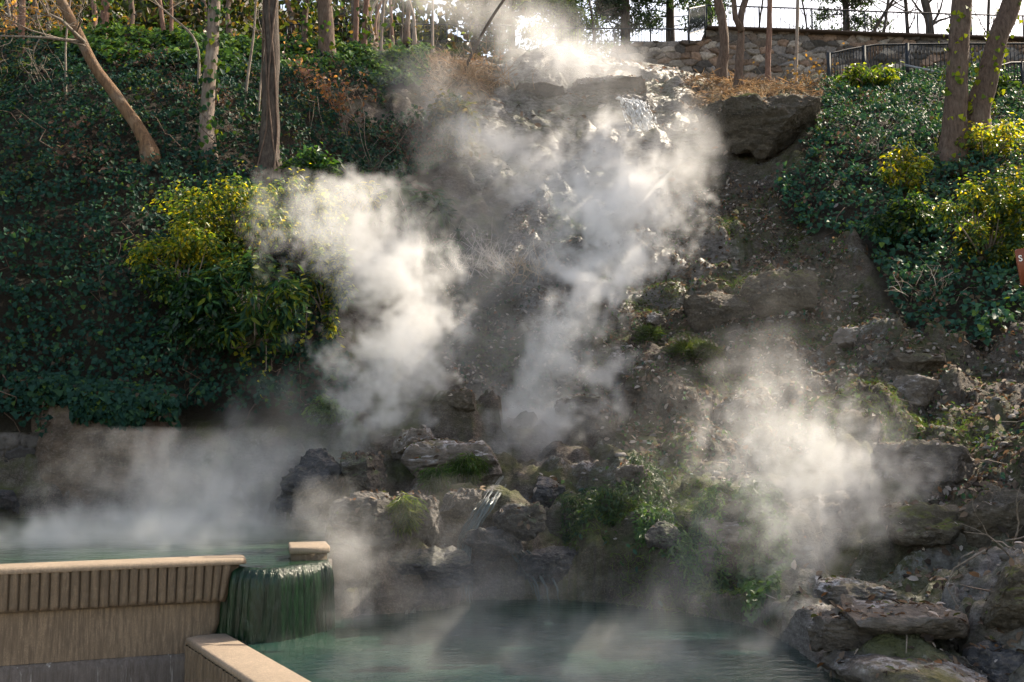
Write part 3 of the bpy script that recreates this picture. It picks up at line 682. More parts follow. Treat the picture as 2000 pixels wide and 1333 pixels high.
# ------------------------------------------------------------------ stone walls
def drystone(name, label, o, ux, W, Hf, seed, mat, th=.5, sz=(.32, .2), cope=None, gap=.05, res=.035, relief=.1, cols=None, course=0.):
    """Rubble wall: irregular cells of stone standing proud of recessed joints. o base point, ux direction, W length, Hf(s) -> (z0, z1)."""
    rng = np.random.default_rng(seed); root = empty(name, o, label, 'wall'); mb = MB(); o = np.array(o, float); ux = np.array([ux[0], ux[1], 0.]); uy = np.array([-ux[1], ux[0], 0.])
    cols = np.array(cols or [(.19, .15, .125), (.18, .16, .15), (.22, .15, .11), (.11, .097, .088), (.29, .25, .215)])
    zlo = min(Hf(t)[0] for t in np.linspace(0, W, 30)); zhi = max(Hf(t)[1] for t in np.linspace(0, W, 30))
    na, nb_ = int(W/sz[0])+2, int((zhi-zlo)/sz[1])+2
    A, B = np.meshgrid(np.arange(na), np.arange(nb_)); jit = .38
    sa = (A+.5*(B % 2)+rng.uniform(-jit, jit, A.shape))*sz[0]; sb = (B+rng.uniform(-jit, jit, A.shape)*(1-course))*sz[1]+zlo
    wide = rng.uniform(-.06, .06, A.shape); sa, sb = sa.ravel(), sb.ravel()
    ns, nz = int(W/res)+1, int((zhi-zlo)/res)+2; S = np.linspace(0, W, ns); T = np.linspace(0, 1, nz)
    z0 = np.array([Hf(t)[0] for t in S]); z1 = np.array([Hf(t)[1] for t in S])
    SS = np.repeat(S[None], nz, 0).ravel(); ZZ = (z0[None]+(z1-z0)[None]*T[:, None]).ravel()
    q = np.stack([SS*2.2, ZZ*2.2, SS*0+seed], 1); ws = SS+.12*sz[0]*fbm(q*1.7, 3); wz_ = ZZ+.2*sz[1]*fbm(q*1.7+30, 3)
    d1 = np.full(len(SS), 9.); d2 = d1.copy(); idx = np.zeros(len(SS), int)
    gi = np.clip((ws/sz[0]).astype(int), 0, na-1); gj = np.clip(((wz_-zlo)/sz[1]).astype(int), 0, nb_-1)
    for da in (-2, -1, 0, 1, 2):
        for db in (-2, -1, 0, 1, 2):
            k = np.clip(gj+db, 0, nb_-1)*na+np.clip(gi+da, 0, na-1)
            d = np.hypot((ws-sa[k])/sz[0], (wz_-sb[k])/sz[1]); new = k != idx
            c1 = d < d1-1e-9; d2 = np.where(c1, np.where(idx == k, d2, d1), np.where((d < d2) & (k != idx), d, d2)); idx = np.where(c1, k, idx); d1 = np.where(c1, d, d1)
    e = np.clip((d2-d1)/.22, 0, 1); e = 1-(1-e)**2
    tl = rng.normal(size=(len(sa), 3))*np.array([.25, .25, .4]); h = e*(relief*(.75+.5*tl[idx, 2]))+relief*(tl[idx, 0]*(ws-sa[idx])/sz[0]+tl[idx, 1]*(wz_-sb[idx])/sz[1])*e*1.6+.025*fbm(q*3+idx[:, None]*7.1, 4)*e
    col = cols[rng.integers(len(cols), size=len(sa))]*rng.uniform(.55, 1.4, (len(sa), 1)); C = col[idx]*(.15+.85*np.clip(e*2.2, 0, 1))[:, None]
    def P_(off): return o[None]*np.array([1, 1, 0])+SS[:, None]*ux+off[:, None]*uy+ZZ[:, None]*np.array([0, 0, 1.])
    i = (np.arange(nz-1)[:, None]*ns+np.arange(ns-1)[None]).ravel(); mb.add(P_(-h), np.stack([i, i+1, i+ns+1, i+ns], 1), C)
    V = mb.V[0]; back = V[-ns:]+uy*(th+.1); mb.add(np.concatenate([V[-ns:], back]), np.stack([np.arange(ns-1), np.arange(ns-1)+1, np.arange(ns-1)+ns+1, np.arange(ns-1)+ns], 1), np.concatenate([C[-ns:]]*2))
    ed = V[0::ns][:nz]; bk_ = ed+uy*th; j = np.arange(nz-1); mb.add(np.concatenate([ed, bk_]), np.stack([j, j+1, j+1+nz, j+nz], 1), np.tile(cols[1], (2*nz, 1)))
    mb.build('stonework', mat, root, smooth=True, attr=True)
    if cope:
        mb = MB(); s0, t = cope; Sc = np.linspace(s0, W, 30)
        for i in range(len(Sc)-1):
            Q = []
            for s_ in (Sc[i], Sc[i+1]):
                P = o+ux*s_; zt = Hf(s_)[1]
                for dy, zz in ((-.27, zt+.005), (.3, zt+.005), (.3, zt+t), (-.27, zt+t)): Q.append([P[0]+uy[0]*dy, P[1]+uy[1]*dy, zz])
            mb.add(Q, np.array([[0, 4, 5, 1], [1, 5, 6, 2], [2, 6, 7, 3], [3, 7, 4, 0]]))
        mb.build('coping', concrete_mat('coping_'+name, (.1, .07, .054), .4, grit=.6), root)
    return root
def stone_attr_mat():
    m, nt, N, L, b = mat_new('wall_stone')
    v, g = geo_pos(nt); n = noise(nt, 9, 5, .7, v); n3 = noise(nt, 40, 3, .7, v)
    c = mixc(nt, 1, attr(nt, 'col'), ramp(nt, n, [(.3, .55), (.7, 1.35)]), 'MULTIPLY')
    L.new(c, b.inputs['Base Color']); b.inputs['Roughness'].default_value = .85; b.inputs['Specular IOR Level'].default_value = .2
    bump(nt, mth(nt, 'ADD', n, mth(nt, 'MULTIPLY', n3, .4)), .6, .04, b); return m
WSTONE = stone_attr_mat()
YW = 36.
def wz(px, py): return float(at(px, py, YW)[2])
xw0 = float(at(1195, 100, YW)[0]); xw1 = float(at(2120, 100, YW)[0])
def HW(s):
    px = 1195+s/(xw1-xw0)*(2120-1195)
    return wz(px, np.interp(px, [1195, 1300, 1450, 1600, 1800, 2120], [135, 150, 175, 185, 180, 180])), wz(px, np.interp(px, [1195, 1240, 1372, 1378, 1560, 1700, 1850, 2000, 2120], [93, 84, 80, 60, 66, 72, 77, 81, 85]))
drystone('stone_wall', 'high rubble stone retaining wall along the hilltop at right', (xw0, YW, HW(0)[0]), (1, 0), xw1-xw0, HW, 5, WSTONE, .6, (.46, .24), (float(at(1378, 0, YW)[0])-xw0, wz(1400, 55)-wz(1400, 59)))
YB = 13.6
def wb(px, py): return float(at(px, py, YB)[2])
xb0 = float(at(-420, 900, YB)[0]); xb1 = float(at(212, 900, YB)[0])
DWSTONE = WSTONE
drystone('masonry_wall', 'dark squared stone wall behind the upper pool at left', (xb0, YB, wb(0, 930)), (1, 0), xb1-xb0, lambda s: (wb(0, 1010), wb(0, 845)), 8, WSTONE, .5, (.44, .17), None, cols=[(.05, .045, .042), (.07, .062, .058), (.04, .036, .036)], course=.8, relief=.05, res=.02)
# smooth stained rock-concrete face under the ivy
mb = MB(); n = 70; S = np.linspace(0, 1, n); Zn = 40
xa = at(60, 900, 13.75); xb = at(330, 900, 13.35); rows = []
for t in np.linspace(0, 1, Zn):
    px = 40+S*310; py = 1010+t*(np.interp(px, [40, 120, 330], [770, 775, 800])-1010)
    q = np.stack([S*5, S*0+t*2.2, S*0], 1)
    Y = 13.55-.45*S+.16*fbm(q, 5)+.05*fbm(q*4, 3)-.2*np.sin(S*3.1)+.5*t**3+1.3*np.clip((S-.8)/.2, 0, 1)**2+1.0*np.clip((.12-S)/.12, 0, 1)**2
    rows.append(at(px, py, Y).T)
i = (np.arange(Zn-1)[:, None]*n+np.arange(n-1)[None]).ravel()
mb.add(np.concatenate(rows), np.stack([i, i+1, i+n+1, i+n], 1))
back = np.concatenate(rows)+np.array([0, .6, 0]); mb.add(back, np.stack([i, i+n, i+n+1, i+1], 1))
for e in (0, n-1):
    k = np.arange(Zn-1)*n+e; off = mb.n-2*Zn*n
mesh = mb.build('retaining_face', tufa_mat('stained_face', (.12, .085, .062), (.045, .034, .027), moss=(.05, .045, .015), mossamt=.6, crustamt=.1), smooth=True)
tag(mesh, 'bare brown stained concrete face below the left ivy', 'wall')
st = empty('pool_steps', at(40, 985, 13.2), 'dark stone steps going down into the upper pool at left', 'steps')
for k, (py0, y0, wdt) in enumerate(((962, 13.35, 200), (980, 12.95, 215), (996, 12.6, 150))):
    z1 = float(at(50, py0-22, y0)[2]); mb = MB(); V, F = rock_geo(((at(-300, 0, y0)[0]+at(wdt, 0, y0)[0])/2, y0+.15, z1-.09), ((at(wdt, 0, y0)[0]-at(-300, 0, y0)[0])/2, .28, .1), 40+k, 0, .12, .1, 5, .92)
    mb.add(V, F); mb.build('step', TUFA_DARK, st, smooth=True)

# ------------------------------------------------------------------ ground cover
def stuff(o, label, cat): return tag(o, label, cat, kind='stuff')
def cover(name, n, mask, label, cat, size, cols, wts, lift, mat=IVY, shape='ivy', upb=.5, smin=.6, smax=1.35, hang=.8, clump=.5, flat=0):
    p, nn = scatter(n, mask); q = fbm(p*1.1, 3); q2 = perlin(p*3.1+7)
    keep = RNG.random(len(p)) < np.clip(1-clump+q2*1.2+clump*.6, .15, 1); p, nn, q, q2 = p[keep], nn[keep], q[keep], q2[keep]; n = len(p)
    out = unit(nn*.6+np.array([0, -.3, .4]))
    p = p+out*(np.clip(.5+1.1*q+.5*q2, 0, 1.6)*lift+RNG.random(n)*lift*.7)[:, None]
    if flat: ln = unit(nn+flat*rdir(n)); d = rdir(n)
    else: ln = unit(nn*.6+np.array([.05, -.45, .5])+upb*rdir(n)); d = unit(DOWN+hang*rdir(n))
    C = pal(n, cols, wts)*(1+.35*q2[:, None])
    stuff(leaf_obj(name, p, ln, d, size*RNG.uniform(smin, smax, n), shape, C.clip(.003, 1), mat), label, cat)
IVC = [(.011, .038, .028), (.018, .052, .037), (.025, .063, .031), (.06, .1, .022), (.05, .038, .026)]
mL = fmask(Z_IVYL)*np.clip(1.2-fmask(GY)/40, .15, 1)*(fc[:, 1] < 33); mR = fmask(Z_IVYR)*(fc[:, 1] < 30)
cover('ivy_cover', 195000, mL, 'dark green ivy blanketing the steep left bank', 'ivy', .065, IVC, [5, 4, 2.5, .3, .6], .3, clump=.85, upb=.75, smin=.45, smax=1.5)
cover('ivy_cover', 95000, mR, 'glossy dark green ivy over the right bank below the railing', 'ivy', .078, [(.024, .075, .055), (.034, .09, .06), (.045, .1, .05), (.09, .14, .03), (.07, .055, .035)], [4, 4, 3, .6, .6], .28, clump=.8, upb=.75, smin=.5, smax=1.5)  # teal lightened to stand in for sky sheen on the leaves
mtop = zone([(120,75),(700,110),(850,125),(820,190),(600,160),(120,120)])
cover('ivy_cover', 24000, fmask(mtop)*(fc[:, 1] < 33), 'bright sunlit ivy along the top edge of the left bank', 'ivy', .12, [(.06, .13, .022), (.11, .18, .025), (.045, .1, .03)], [3, 2, 2], .3, clump=.6)  # brighter greens imitate sun falling on the bank top
LIT = [(.13, .095, .07), (.18, .14, .11), (.085, .06, .045), (.36, .32, .29), (.2, .1, .045), (.045, .034, .027)]
hz = perlin(fc*.55+31)
cover('mixed_weeds', 16000, mL*np.clip(hz*3-.2, 0, 1), 'olive and yellowish weeds mixed through the left ivy', 'weeds', .07, [(.06, .085, .02), (.1, .11, .02), (.035, .06, .02)], [3, 1, 3], .3, LEAF, 'oval', upb=.9, clump=.8)
cover('dead_leaf_patches', 9000, (mL+.3*mR)*np.clip(perlin(fc*.7+91)*4-.7, 0, 1), 'patches of brown dead leaves among the ivy', 'fallen leaves', .09, [(.11, .065, .045), (.16, .1, .07), (.06, .04, .03)], [3, 2, 2], .3, DRY, 'oval', upb=.9, clump=.6)
cover('low_grass', 44000, fmask(np.clip(Z_GREEN+.5*Z_LITTER, 0, 1))*np.clip(perlin(fc*.8+55)*4-.2, 0, 1)*(fc[:, 1] < 21), 'fine mossy grass growing in patches on the wet slope', 'grass', .075, [(.055, .095, .022), (.08, .11, .03), (.04, .075, .03)], [3, 2, 2], .05, LEAF, 'blade', upb=1.2, hang=2.5, clump=.7)
mLit = fmask(np.clip(Z_LITTER+.35*Z_TAN+.3*Z_LROCK, 0, 1))*np.where(FN[:, 2] > .35, 1, .25)*(fc[:, 1] < 30)
cover('leaf_litter', 70000, mLit, 'brown and grey fallen leaves strewn over the slope', 'fallen leaves', .07, LIT, [4, 3, 3, 2, .4, 3], .012, DRY, 'oval', flat=.55, clump=1.0, smin=.4, smax=1.5)
mC = fmask(zone([(1340,330),(1560,330),(1660,460),(1700,600),(1500,560),(1330,470)]))
cover('leaf_litter', 15000, mC, 'rust and grey leaf litter below the overhanging rock', 'fallen leaves', .11, LIT+[(.14, .075, .045)], [4, 3, 3, 2, 1, 2, 4], .03, DRY, 'oval', flat=.6, clump=.9, smin=.4, smax=1.4)
mRb = fmask(zone([(1600,690),(2700,690),(2700,1150),(1850,1100),(1650,900)]))
cover('leaf_litter', 9000, mRb, 'crisp curled dead leaves on the right hand slope', 'fallen leaves', .1, LIT, [4, 4, 2, 3, .8, 1], .02, DRY, 'oval', flat=.6, clump=.6)
mUp = fmask(np.ones_like(GX))*(fc[:, 1] > 22)*(fc[:, 1] < np.where(fc[:, 0] > 3.5, 28.5, 36))*(FN[:, 2] > .6)*np.where(fmask(Z_IVYL+Z_IVYR) > 0, 0, 1)
cover('leaf_litter', 15000, mUp, 'rust brown leaves on the wooded hilltop', 'fallen leaves', .16, LIT, [5, 3, 2, 1, 2, 1], .03, DRY, 'oval', flat=.5, clump=.4)
mW = fmask(np.clip(Z_LITTER+Z_GREEN+.3*Z_TUFA, 0, 1))*(fc[:, 1] < 22)
cover('low_weeds', 9000, mW*np.where(FN[:, 2] > .3, 1, .3), 'small teal green weeds and seedlings dotted over the slope', 'weeds', .06, [(.04, .085, .05), (.06, .11, .035), (.03, .07, .06)], [2, 2, 2], .06, IVY, 'oval', upb=.9, clump=.9)
mG = (fc[:, 1] < 28.5)*fmask(zone([(820,120),(980,120),(960,260),(860,250)]))+fmask(zone([(1340,165),(1600,180),(1580,225),(1440,240),(1380,215)]))
cover('dry_grass', 8000, mG, 'tan dry grass and brush hanging over the hilltop edges', 'dry grass', .36, [(.26, .185, .115), (.19, .135, .09), (.34, .26, .175)], [2, 2, 1], .12, DRY, 'blade', upb=1.1, hang=1.6, smin=.5, smax=1.3)

nh = 9000; hx = RNG.uniform(20, 345, nh); drop = RNG.random(nh)**1.6*np.interp(hx+12*np.sin(hx*.09), [20, 60, 130, 150, 270, 300, 345], [10, 22, 14, 52, 50, 20, 40])
hp = at(hx, np.interp(hx, [40, 120, 330], [765, 770, 792])+drop-RNG.random(nh)*40, 13.95-.4*(hx-40)/310-.45*np.clip(drop/28, 0, 1)+RNG.random(nh)*.25).T
stuff(leaf_obj('ivy_fringe', hp, unit(np.array([.05, -.8, .4])+.6*rdir(nh)), unit(DOWN+.5*rdir(nh)), RNG.uniform(.05, .11, nh), 'ivy', pal(nh, IVC, [4, 4, 3, .4, .6]), IVY), 'fringe of ivy hanging over the stained concrete face', 'ivy')
# leaves and crumbs lying on the rocks
rp, rn = [], []
for o in list(bpy.data.objects):
    if o.type == 'MESH' and o.parent is None and o.get('category') == 'rock' and 'wet' not in o.name:
        me = o.data; k = len(me.polygons); c_ = np.empty(k*3); n_ = np.empty(k*3); ar = np.empty(k); me.polygons.foreach_get('center', c_); me.polygons.foreach_get('normal', n_); me.polygons.foreach_get('area', ar); c_ = c_.reshape(-1, 3); n_ = n_.reshape(-1, 3)
        wgt = ar*(n_[:, 2] > .55); m_ = int(wgt.sum()*150)
        if m_ > 3:
            j = RNG.choice(k, m_, p=wgt/wgt.sum()); j = j[perlin(c_[j]*2.3) > -.05]; rp.append(c_[j]); rn.append(n_[j])
rp, rn = np.concatenate(rp), np.concatenate(rn); nr_ = len(rp)
stuff(leaf_obj('rock_litter', rp+rn*.012, unit(rn+.5*rdir(nr_)), rdir(nr_), RNG.uniform(.03, .085, nr_), 'oval', pal(nr_, LIT+[(.07, .09, .03)], [4, 3, 3, 2, .6, 2, 2]), DRY), 'dead leaves and bits caught on top of the rocks', 'fallen leaves')

# ------------------------------------------------------------------ pebbles and twigs on the slope
p, nn = scatter(2600, fmask(np.clip(Z_LITTER+Z_TUFA+Z_LROCK+Z_GREEN, 0, 1))*(fc[:, 1] < 24)*(fc[:, 1] > 6.5)*(FN[:, 2] > .2))
V0, F0 = ico(2); mb = MB()
for k in range(len(p)):
    r = .02+.055*RNG.random()**3; v = V0*np.array([1, .8, .5])*r*(1+.7*perlin(V0*1.4+k*3.3))[:, None]
    mb.add(v+p[k], F0, np.array([(.2, .18, .165), (.12, .105, .09), (.16, .145, .13)][k % 3])*RNG.uniform(.6, 1.3))
stuff(mb.build('scattered_stones', WSTONE, smooth=True, attr=True), 'small loose stones scattered over the slope', 'stones')
mb = MB(); zS = zone([(1380,440),(1470,470),(1500,540),(1520,580),(1420,600),(1250,640),(1210,620),(1330,590),(1420,560),(1390,490),(1310,470)])
p, nn = scatter(2600, fmask(zS))
for k in range(len(p)):
    r = .012+.04*RNG.random()**2; v = V0*np.array([1, .8, .45])*r*(1+.7*perlin(V0*1.4+k*3.3))[:, None]; mb.add(v+p[k], F0, np.array([(.3, .31, .34), (.2, .2, .22), (.4, .4, .42)][k % 3])*RNG.uniform(.6, 1.1))
stuff(mb.build('stream_gravel', WSTONE, smooth=True, attr=True), 'pale blue grey wet gravel along the small stream bed on the slope', 'gravel')
mb = MB(); p, nn = scatter(420, fmask(np.clip(Z_LITTER+Z_LROCK+Z_GREEN+.5*Z_IVYL+.5*Z_IVYR, 0, 1))*(fc[:, 1] < 24)*(fc[:, 1] > 6.5))
for k in range(len(p)):
    d = unit((rdir(1)+.0))[0]; d[2] *= .35; L = RNG.uniform(.12, .6); b1 = p[k]+nn[k]*.03
    mb.tube([b1, b1+d*L*.5+nn[k]*.02+RNG.normal(size=3)*.03, b1+d*L], [.006, .005, .002], 4)
stuff(mb.build('fallen_twigs', TWIG), 'thin pale twigs lying about the slope', 'twigs')

mb = MB(); p, nn = scatter(260, (mL+.5*mR)*(FN[:, 2] < .85))
for k in range(len(p)):
    L = RNG.uniform(.4, 1.8); a = p[k]+np.array([0, -.25, .2]); x_ = RNG.normal()*.35; tt2 = np.linspace(0, 1, 7)[:, None]
    q = a+tt2*np.array([x_*L, -.25*L, -.9*L*RNG.choice([1, 1, 1, -.6])])+.06*RNG.normal(size=(7, 3)); mb.tube(q, np.linspace(.011, .003, 7)*RNG.uniform(.5, 1.2), 4)
stuff(mb.build('bare_vines', BARK), 'thin bare vine stems straggling over the ivy banks', 'vines')
# ------------------------------------------------------------------ trees
def grow(mb, p, d, L, r, depth, rng, up=.25, droop=0., tips=None, n=6, wig=.22, kids=3):
    P = [p]; q = np.array(p, float); d = np.array(d, float); d /= np.linalg.norm(d)
    for i in range(n):
        d = d+rng.normal(size=3)*wig+np.array([0, 0, up-droop]); d /= np.linalg.norm(d); q = q+d*L/n; P.append(q.copy())
    rr = np.linspace(r, r*.35, n+1); mb.tube(P, rr, 7 if r > .05 else (5 if r > .015 else 3))
    if tips is not None and depth <= 1: tips.extend(P[2:])
    if depth > 0:
        for k in range(kids):
            i = rng.integers(2, n+1); dd = np.array(P[i])-np.array(P[i-1]); dd /= np.linalg.norm(dd)
            grow(mb, P[i], dd*.7+rng.normal(size=3)*.6, L*rng.uniform(.4, .7), rr[i]*.6, depth-1, rng, up, droop, tips, max(3, n-1), wig, kids)
TREES = 0
def tree(path, wpx, label, mat=BARK, ext=5., name='bare_tree', crown='bare', Y=None, push=0., group=None, vines=0, w1=None, base=None, leafcol=None):
    """path: picture points from the foot upward; the trunk goes on above the frame for ext metres."""
    global TREES; TREES += 1; rng = np.random.default_rng(100+TREES)
    g = hit(*path[0]) if Y is None else at(*path[0], Y); Yb = g[1]-push
    pts_ = [np.array(at(x, y, Yb+.05*i)) for i, (x, y) in enumerate(path)]
    root = empty(name, pts_[0], label, 'tree', group)
    d = pts_[-1]-pts_[-2]; d /= np.linalg.norm(d); q = pts_[-1]
    for i in range(4): d = d*.9+np.array([0, 0, .1])+rng.normal(size=3)*.03; d /= np.linalg.norm(d); q = q+d*ext/4; pts_.append(q)
    pts_ = [pts_[0]-np.array([0, 0, .35])]+pts_
    P = np.array(pts_); L = np.concatenate([[0], np.cumsum(np.linalg.norm(np.diff(P, axis=0), axis=1))]); ns = max(14, int(L[-1]/.16))
    s = np.linspace(0, L[-1], ns); C = np.stack([np.interp(s, L, P[:, k]) for k in range(3)], 1)
    for _ in range(5): C[1:-1] = (C[:-2]+2*C[1:-1]+C[2:])/4
    r0 = wpx/2/FPX*Yb; C += .25*r0*np.stack([perlin(np.stack([s*1.3, s*0+k*9+TREES, s*0], 1)) for k in range(3)], 1)*np.clip(s/.5, 0, 1)[:, None]
    rad = r0*(1-.45*s/L[-1])*(1+.6*np.exp(-np.maximum(s-.3, 0)/(r0*2.2+.05)))
    mb = MB(); mb.tube(C, rad, 14 if r0 > .06 else 8, bark=.24, seed=TREES); mb.build('trunk', mat, root, smooth=True)
    tips = []; mb = MB(); bi = 3 if crown != 'none' else 0
    top = C[-1]
    if crown == 'bare':
        for k in range(6):
            i = int(ns*rng.uniform(.55, .98)); dd = np.array([rng.normal(), rng.normal(), .6])
            grow(mb, C[i], dd, ext*rng.uniform(.3, .55), rad[i]*.55, 2, rng, .08, tips=tips)
        mb.build('limbs', mat, root)
    if vines:
        mb = MB()
        for k in range(vines):
            a = rng.random()*6.3; i0 = 0; i1 = int(ns*rng.uniform(.6, 1)); idx = np.arange(i0, i1); aa = a+.6*np.sin(idx*.21+k*2)+idx*.012
            off = rad[idx]*(1.02+.12*np.abs(np.sin(idx*.35+k)))
            mb.tube(np.stack([C[idx, 0]+np.cos(aa)*off, C[idx, 1]+np.sin(aa)*off, C[idx, 2]], 1), rng.uniform(.008, .02), 6)
        mb.build('vines', BARK, root, smooth=True)
    if leafcol is not None:
        tp = np.array(tips) if tips else C[ns//2:]
        n = 700; b = tp[rng.integers(len(tp), size=n)]+rng.normal(size=(n, 3))*.35
        leaf_obj('foliage', b, rdir(n), unit(DOWN+rdir(n)), rng.uniform(.06, .13, n), 'oval', pal(n, leafcol, [1]*len(leafcol)), LEAF, root)
    return root, C, rad, rng

def trunk_leaves(root, C, rad, rng, n, lo, hi, cols, name='climbing_ivy'):
    k = rng.integers(int(len(C)*lo), max(int(len(C)*hi), int(len(C)*lo)+1), n); a = rng.random(n)*6.28
    nn = np.stack([np.cos(a), np.sin(a), 0*a], 1); p = C[k]+nn*(rad[k]*1.1+rng.random(n)*.07)[:, None]+rng.normal(size=(n, 3))*.05
    leaf_obj(name, p, unit(nn+.6*rdir(n)), unit(DOWN+.7*rdir(n)), rng.uniform(.07, .13, n), 'ivy', pal(n, cols, [1]*len(cols)), IVY, root)
IVYLIT = [(.05, .1, .02), (.03, .07, .025), (.12, .15, .02)]

t = tree([(297,292),(268,245),(250,222),(232,195),(214,168),(190,140),(172,112),(165,85),(150,62),(134,30),(118,0)], 25, 'bent leaning bare trunk glowing orange, low on the left bank', bark_mat('orange_bark', (.075, .042, .026), (.22, .135, .075), lich=.2), 4, push=.25)
g0 = t[0]; mb = MB(); b0 = np.array(at(160, 78, t[1][30][1]-.1)); rgb = np.random.default_rng(5)
for (x0, y0), (x1, y1), (x2, y2), r in (((166, 84), (120, 40), (85, 22), .035), ((160, 82), (90, 74), (-20, 70), .03), ((150, 62), (160, 40), (150, 30), .02), ((166, 90), (60, 60), (0, 30), .018)):
    Yq = hit(297, 292)[1]-.3; a, b_, c_ = at(x0, y0, Yq), at(x1, y1, Yq-.2), at(x2, y2, Yq-.5); mb.tube([a, b_, c_], [r, r*.8, r*.4], 6)
    for k in range(5): grow(mb, a+(c_-a)*rgb.uniform(.3, 1), [rgb.normal()*.6-.3, -.2, rgb.normal()*.5], .7, r*.35, 1, rgb, .02)
mb.build('limb', TWIG, g0)
t = tree([(403,292),(404,230),(406,180),(416,100),(418,40),(419,0)], 27, 'slim pale trunk with ivy round its foot on the left bank', bark_mat('greyish_bark', (.09, .07, .058), (.27, .21, .17)), 5, push=.2); trunk_leaves(*t, 260, .0, .5, IVYLIT+IVC[:3])
t = tree([(526,335),(526,260),(529,180),(531,90),(529,40),(530,0)], 36, 'thick dark trunk wrapped in hanging vines above the lit shrub', BARK_DARK, 6, push=.35, vines=5)
for pth, wd_, lb in (([(386,192),(388,150),(392,110),(384,70),(340,38)], 6, 'crooked dead sapling bending left beside the slim pale trunk'),
    ([(478,206),(483,150),(492,100),(497,60),(500,0)], 6, 'thin dead sapling left of the vine wrapped trunk'), ([(503,278),(506,200),(510,150),(515,100),(519,60)], 5, 'very thin bare sapling close beside the vine wrapped trunk'),
    ([(128,185),(130,140),(126,100),(131,60)], 5, 'thin bare stem between the far left brush and the leaning trunk')):
    tree(pth, wd_, lb, TWIG, 1.6)
LT = [([(203,88),(204,50),(206,0)], 17, BARK_RED, 'straight reddish trunk behind the top of the leaning one'),
 ([(40,118),(42,60),(44,0)], 13, BARK_RED, 'thin trunk at the far left among dry brush'),
 ([(322,85),(317,40),(311,0)], 9, BARK_RED, 'leftmost of three slender trunks standing close together'),
 ([(336,90),(334,40),(335,0)], 8, BARK_RED, 'middle of three slender trunks standing close together'),
 ([(348,72),(347,30),(346,0)], 8, BARK_RED, 'rightmost of three slender trunks standing close together'),
 ([(456,80),(450,40),(442,0)], 17, BARK_PALE, 'pale trunk among bright yellow leaves on the left hilltop'),
 ([(592,115),(597,70),(593,30),(601,0)], 13, BARK, 'crooked greyish sapling left of the broad hilltop trunk'),
 ([(640,138),(638,70),(634,0)], 33, BARK, 'broad straight trunk with light right edge on the hilltop'),
 ([(693,118),(695,60),(697,0)], 12, BARK_RED, 'left one of the close pair of red brown trunks'),
 ([(709,122),(712,60),(716,0)], 13, BARK_RED, 'right one of the close pair of red brown trunks'),
 ([(743,114),(746,60),(750,0)], 6, BARK_PALE, 'very thin pale sapling in front of the steam drift'),
 ([(769,104),(765,50),(762,0)], 7, BARK_RED, 'thin red sapling right of the pale one'),
 ([(845,108),(845,50),(845,0)], 6, BARK_PALE, 'thin pale sapling seen through the hilltop steam'),
 ([(903,142),(930,90),(956,40),(985,0)], 7, BARK_DARK, 'thin pole like sapling leaning right in the hilltop steam'),
 ([(246,52),(248,25),(250,0)], 7, BARK_PALE, 'thin pale trunk between the straight one and the trio'),
 ([(183,52),(184,25),(185,0)], 8, BARK_DARK, 'dark thin trunk just left of the straight reddish one'),
 ([(570,60),(572,30),(572,0)], 9, BARK_DARK, 'dark thin trunk right of the vine wrapped one'),
 ([(668,80),(667,40),(668,0)], 8, BARK, 'thin trunk between the broad one and the red pair')]
for pth, wd_, m_, lb in LT:
    t = tree(pth, wd_, lb, m_, 5, leafcol=[(.5, .36, .03), (.42, .3, .04)] if 'yellow' in lb else None)
    if wd_ > 12 and pth[0][0] > 180: trunk_leaves(*t, 110, 0, .3, IVYLIT)
RT = [([(1407,158),(1415,100),(1414,60),(1402,0)], 20, BARK, 'grey brown trunk leftmost in front of the rubble wall'),
 ([(1442,170),(1443,110),(1450,60),(1442,35),(1456,0)], 16, BARK, 'forking trunk in front of the rubble wall'),
 ([(1499,168),(1501,90),(1503,0)], 12, BARK_RED, 'slim straight trunk mid way along the rubble wall'),
 ([(1552,168),(1556,90),(1558,0)], 8, BARK_PALE, 'slim trunk with bright sunlit edge before the rubble wall')]
for pth, wd_, m_, lb in RT: t = tree(pth, wd_, lb, m_, 5)
mb = MB(); Yf = hit(1442, 170)[1]; mb.tube([at(1449, 62, Yf), at(1436, 35, Yf), at(1433, 0, Yf), at(1430, -40, Yf)], [.1, .08, .07, .05], 8, .1)
fk = [o for o in bpy.data.objects if o.get('label', '').startswith('forking')][0]; mb.build('limb', BARK, fk, smooth=True)
t = tree([(1862,318),(1864,260),(1867,180),(1872,90),(1879,0)], 45, 'thick upright trunk, left one of the pair on the right bank', BARK, 7, push=.3); trunk_leaves(*t, 130, .0, .35, [(.2, .24, .02), (.1, .15, .02)], 'climbing_leaves')
t = tree([(1900,290),(1908,230),(1925,160),(1948,80),(1985,-20)], 46, 'thick trunk leaning right, right one of the pair on the right bank', BARK, 7, push=.3); trunk_leaves(*t, 130, .0, .45, [(.2, .24, .02), (.1, .15, .02)], 'climbing_leaves')
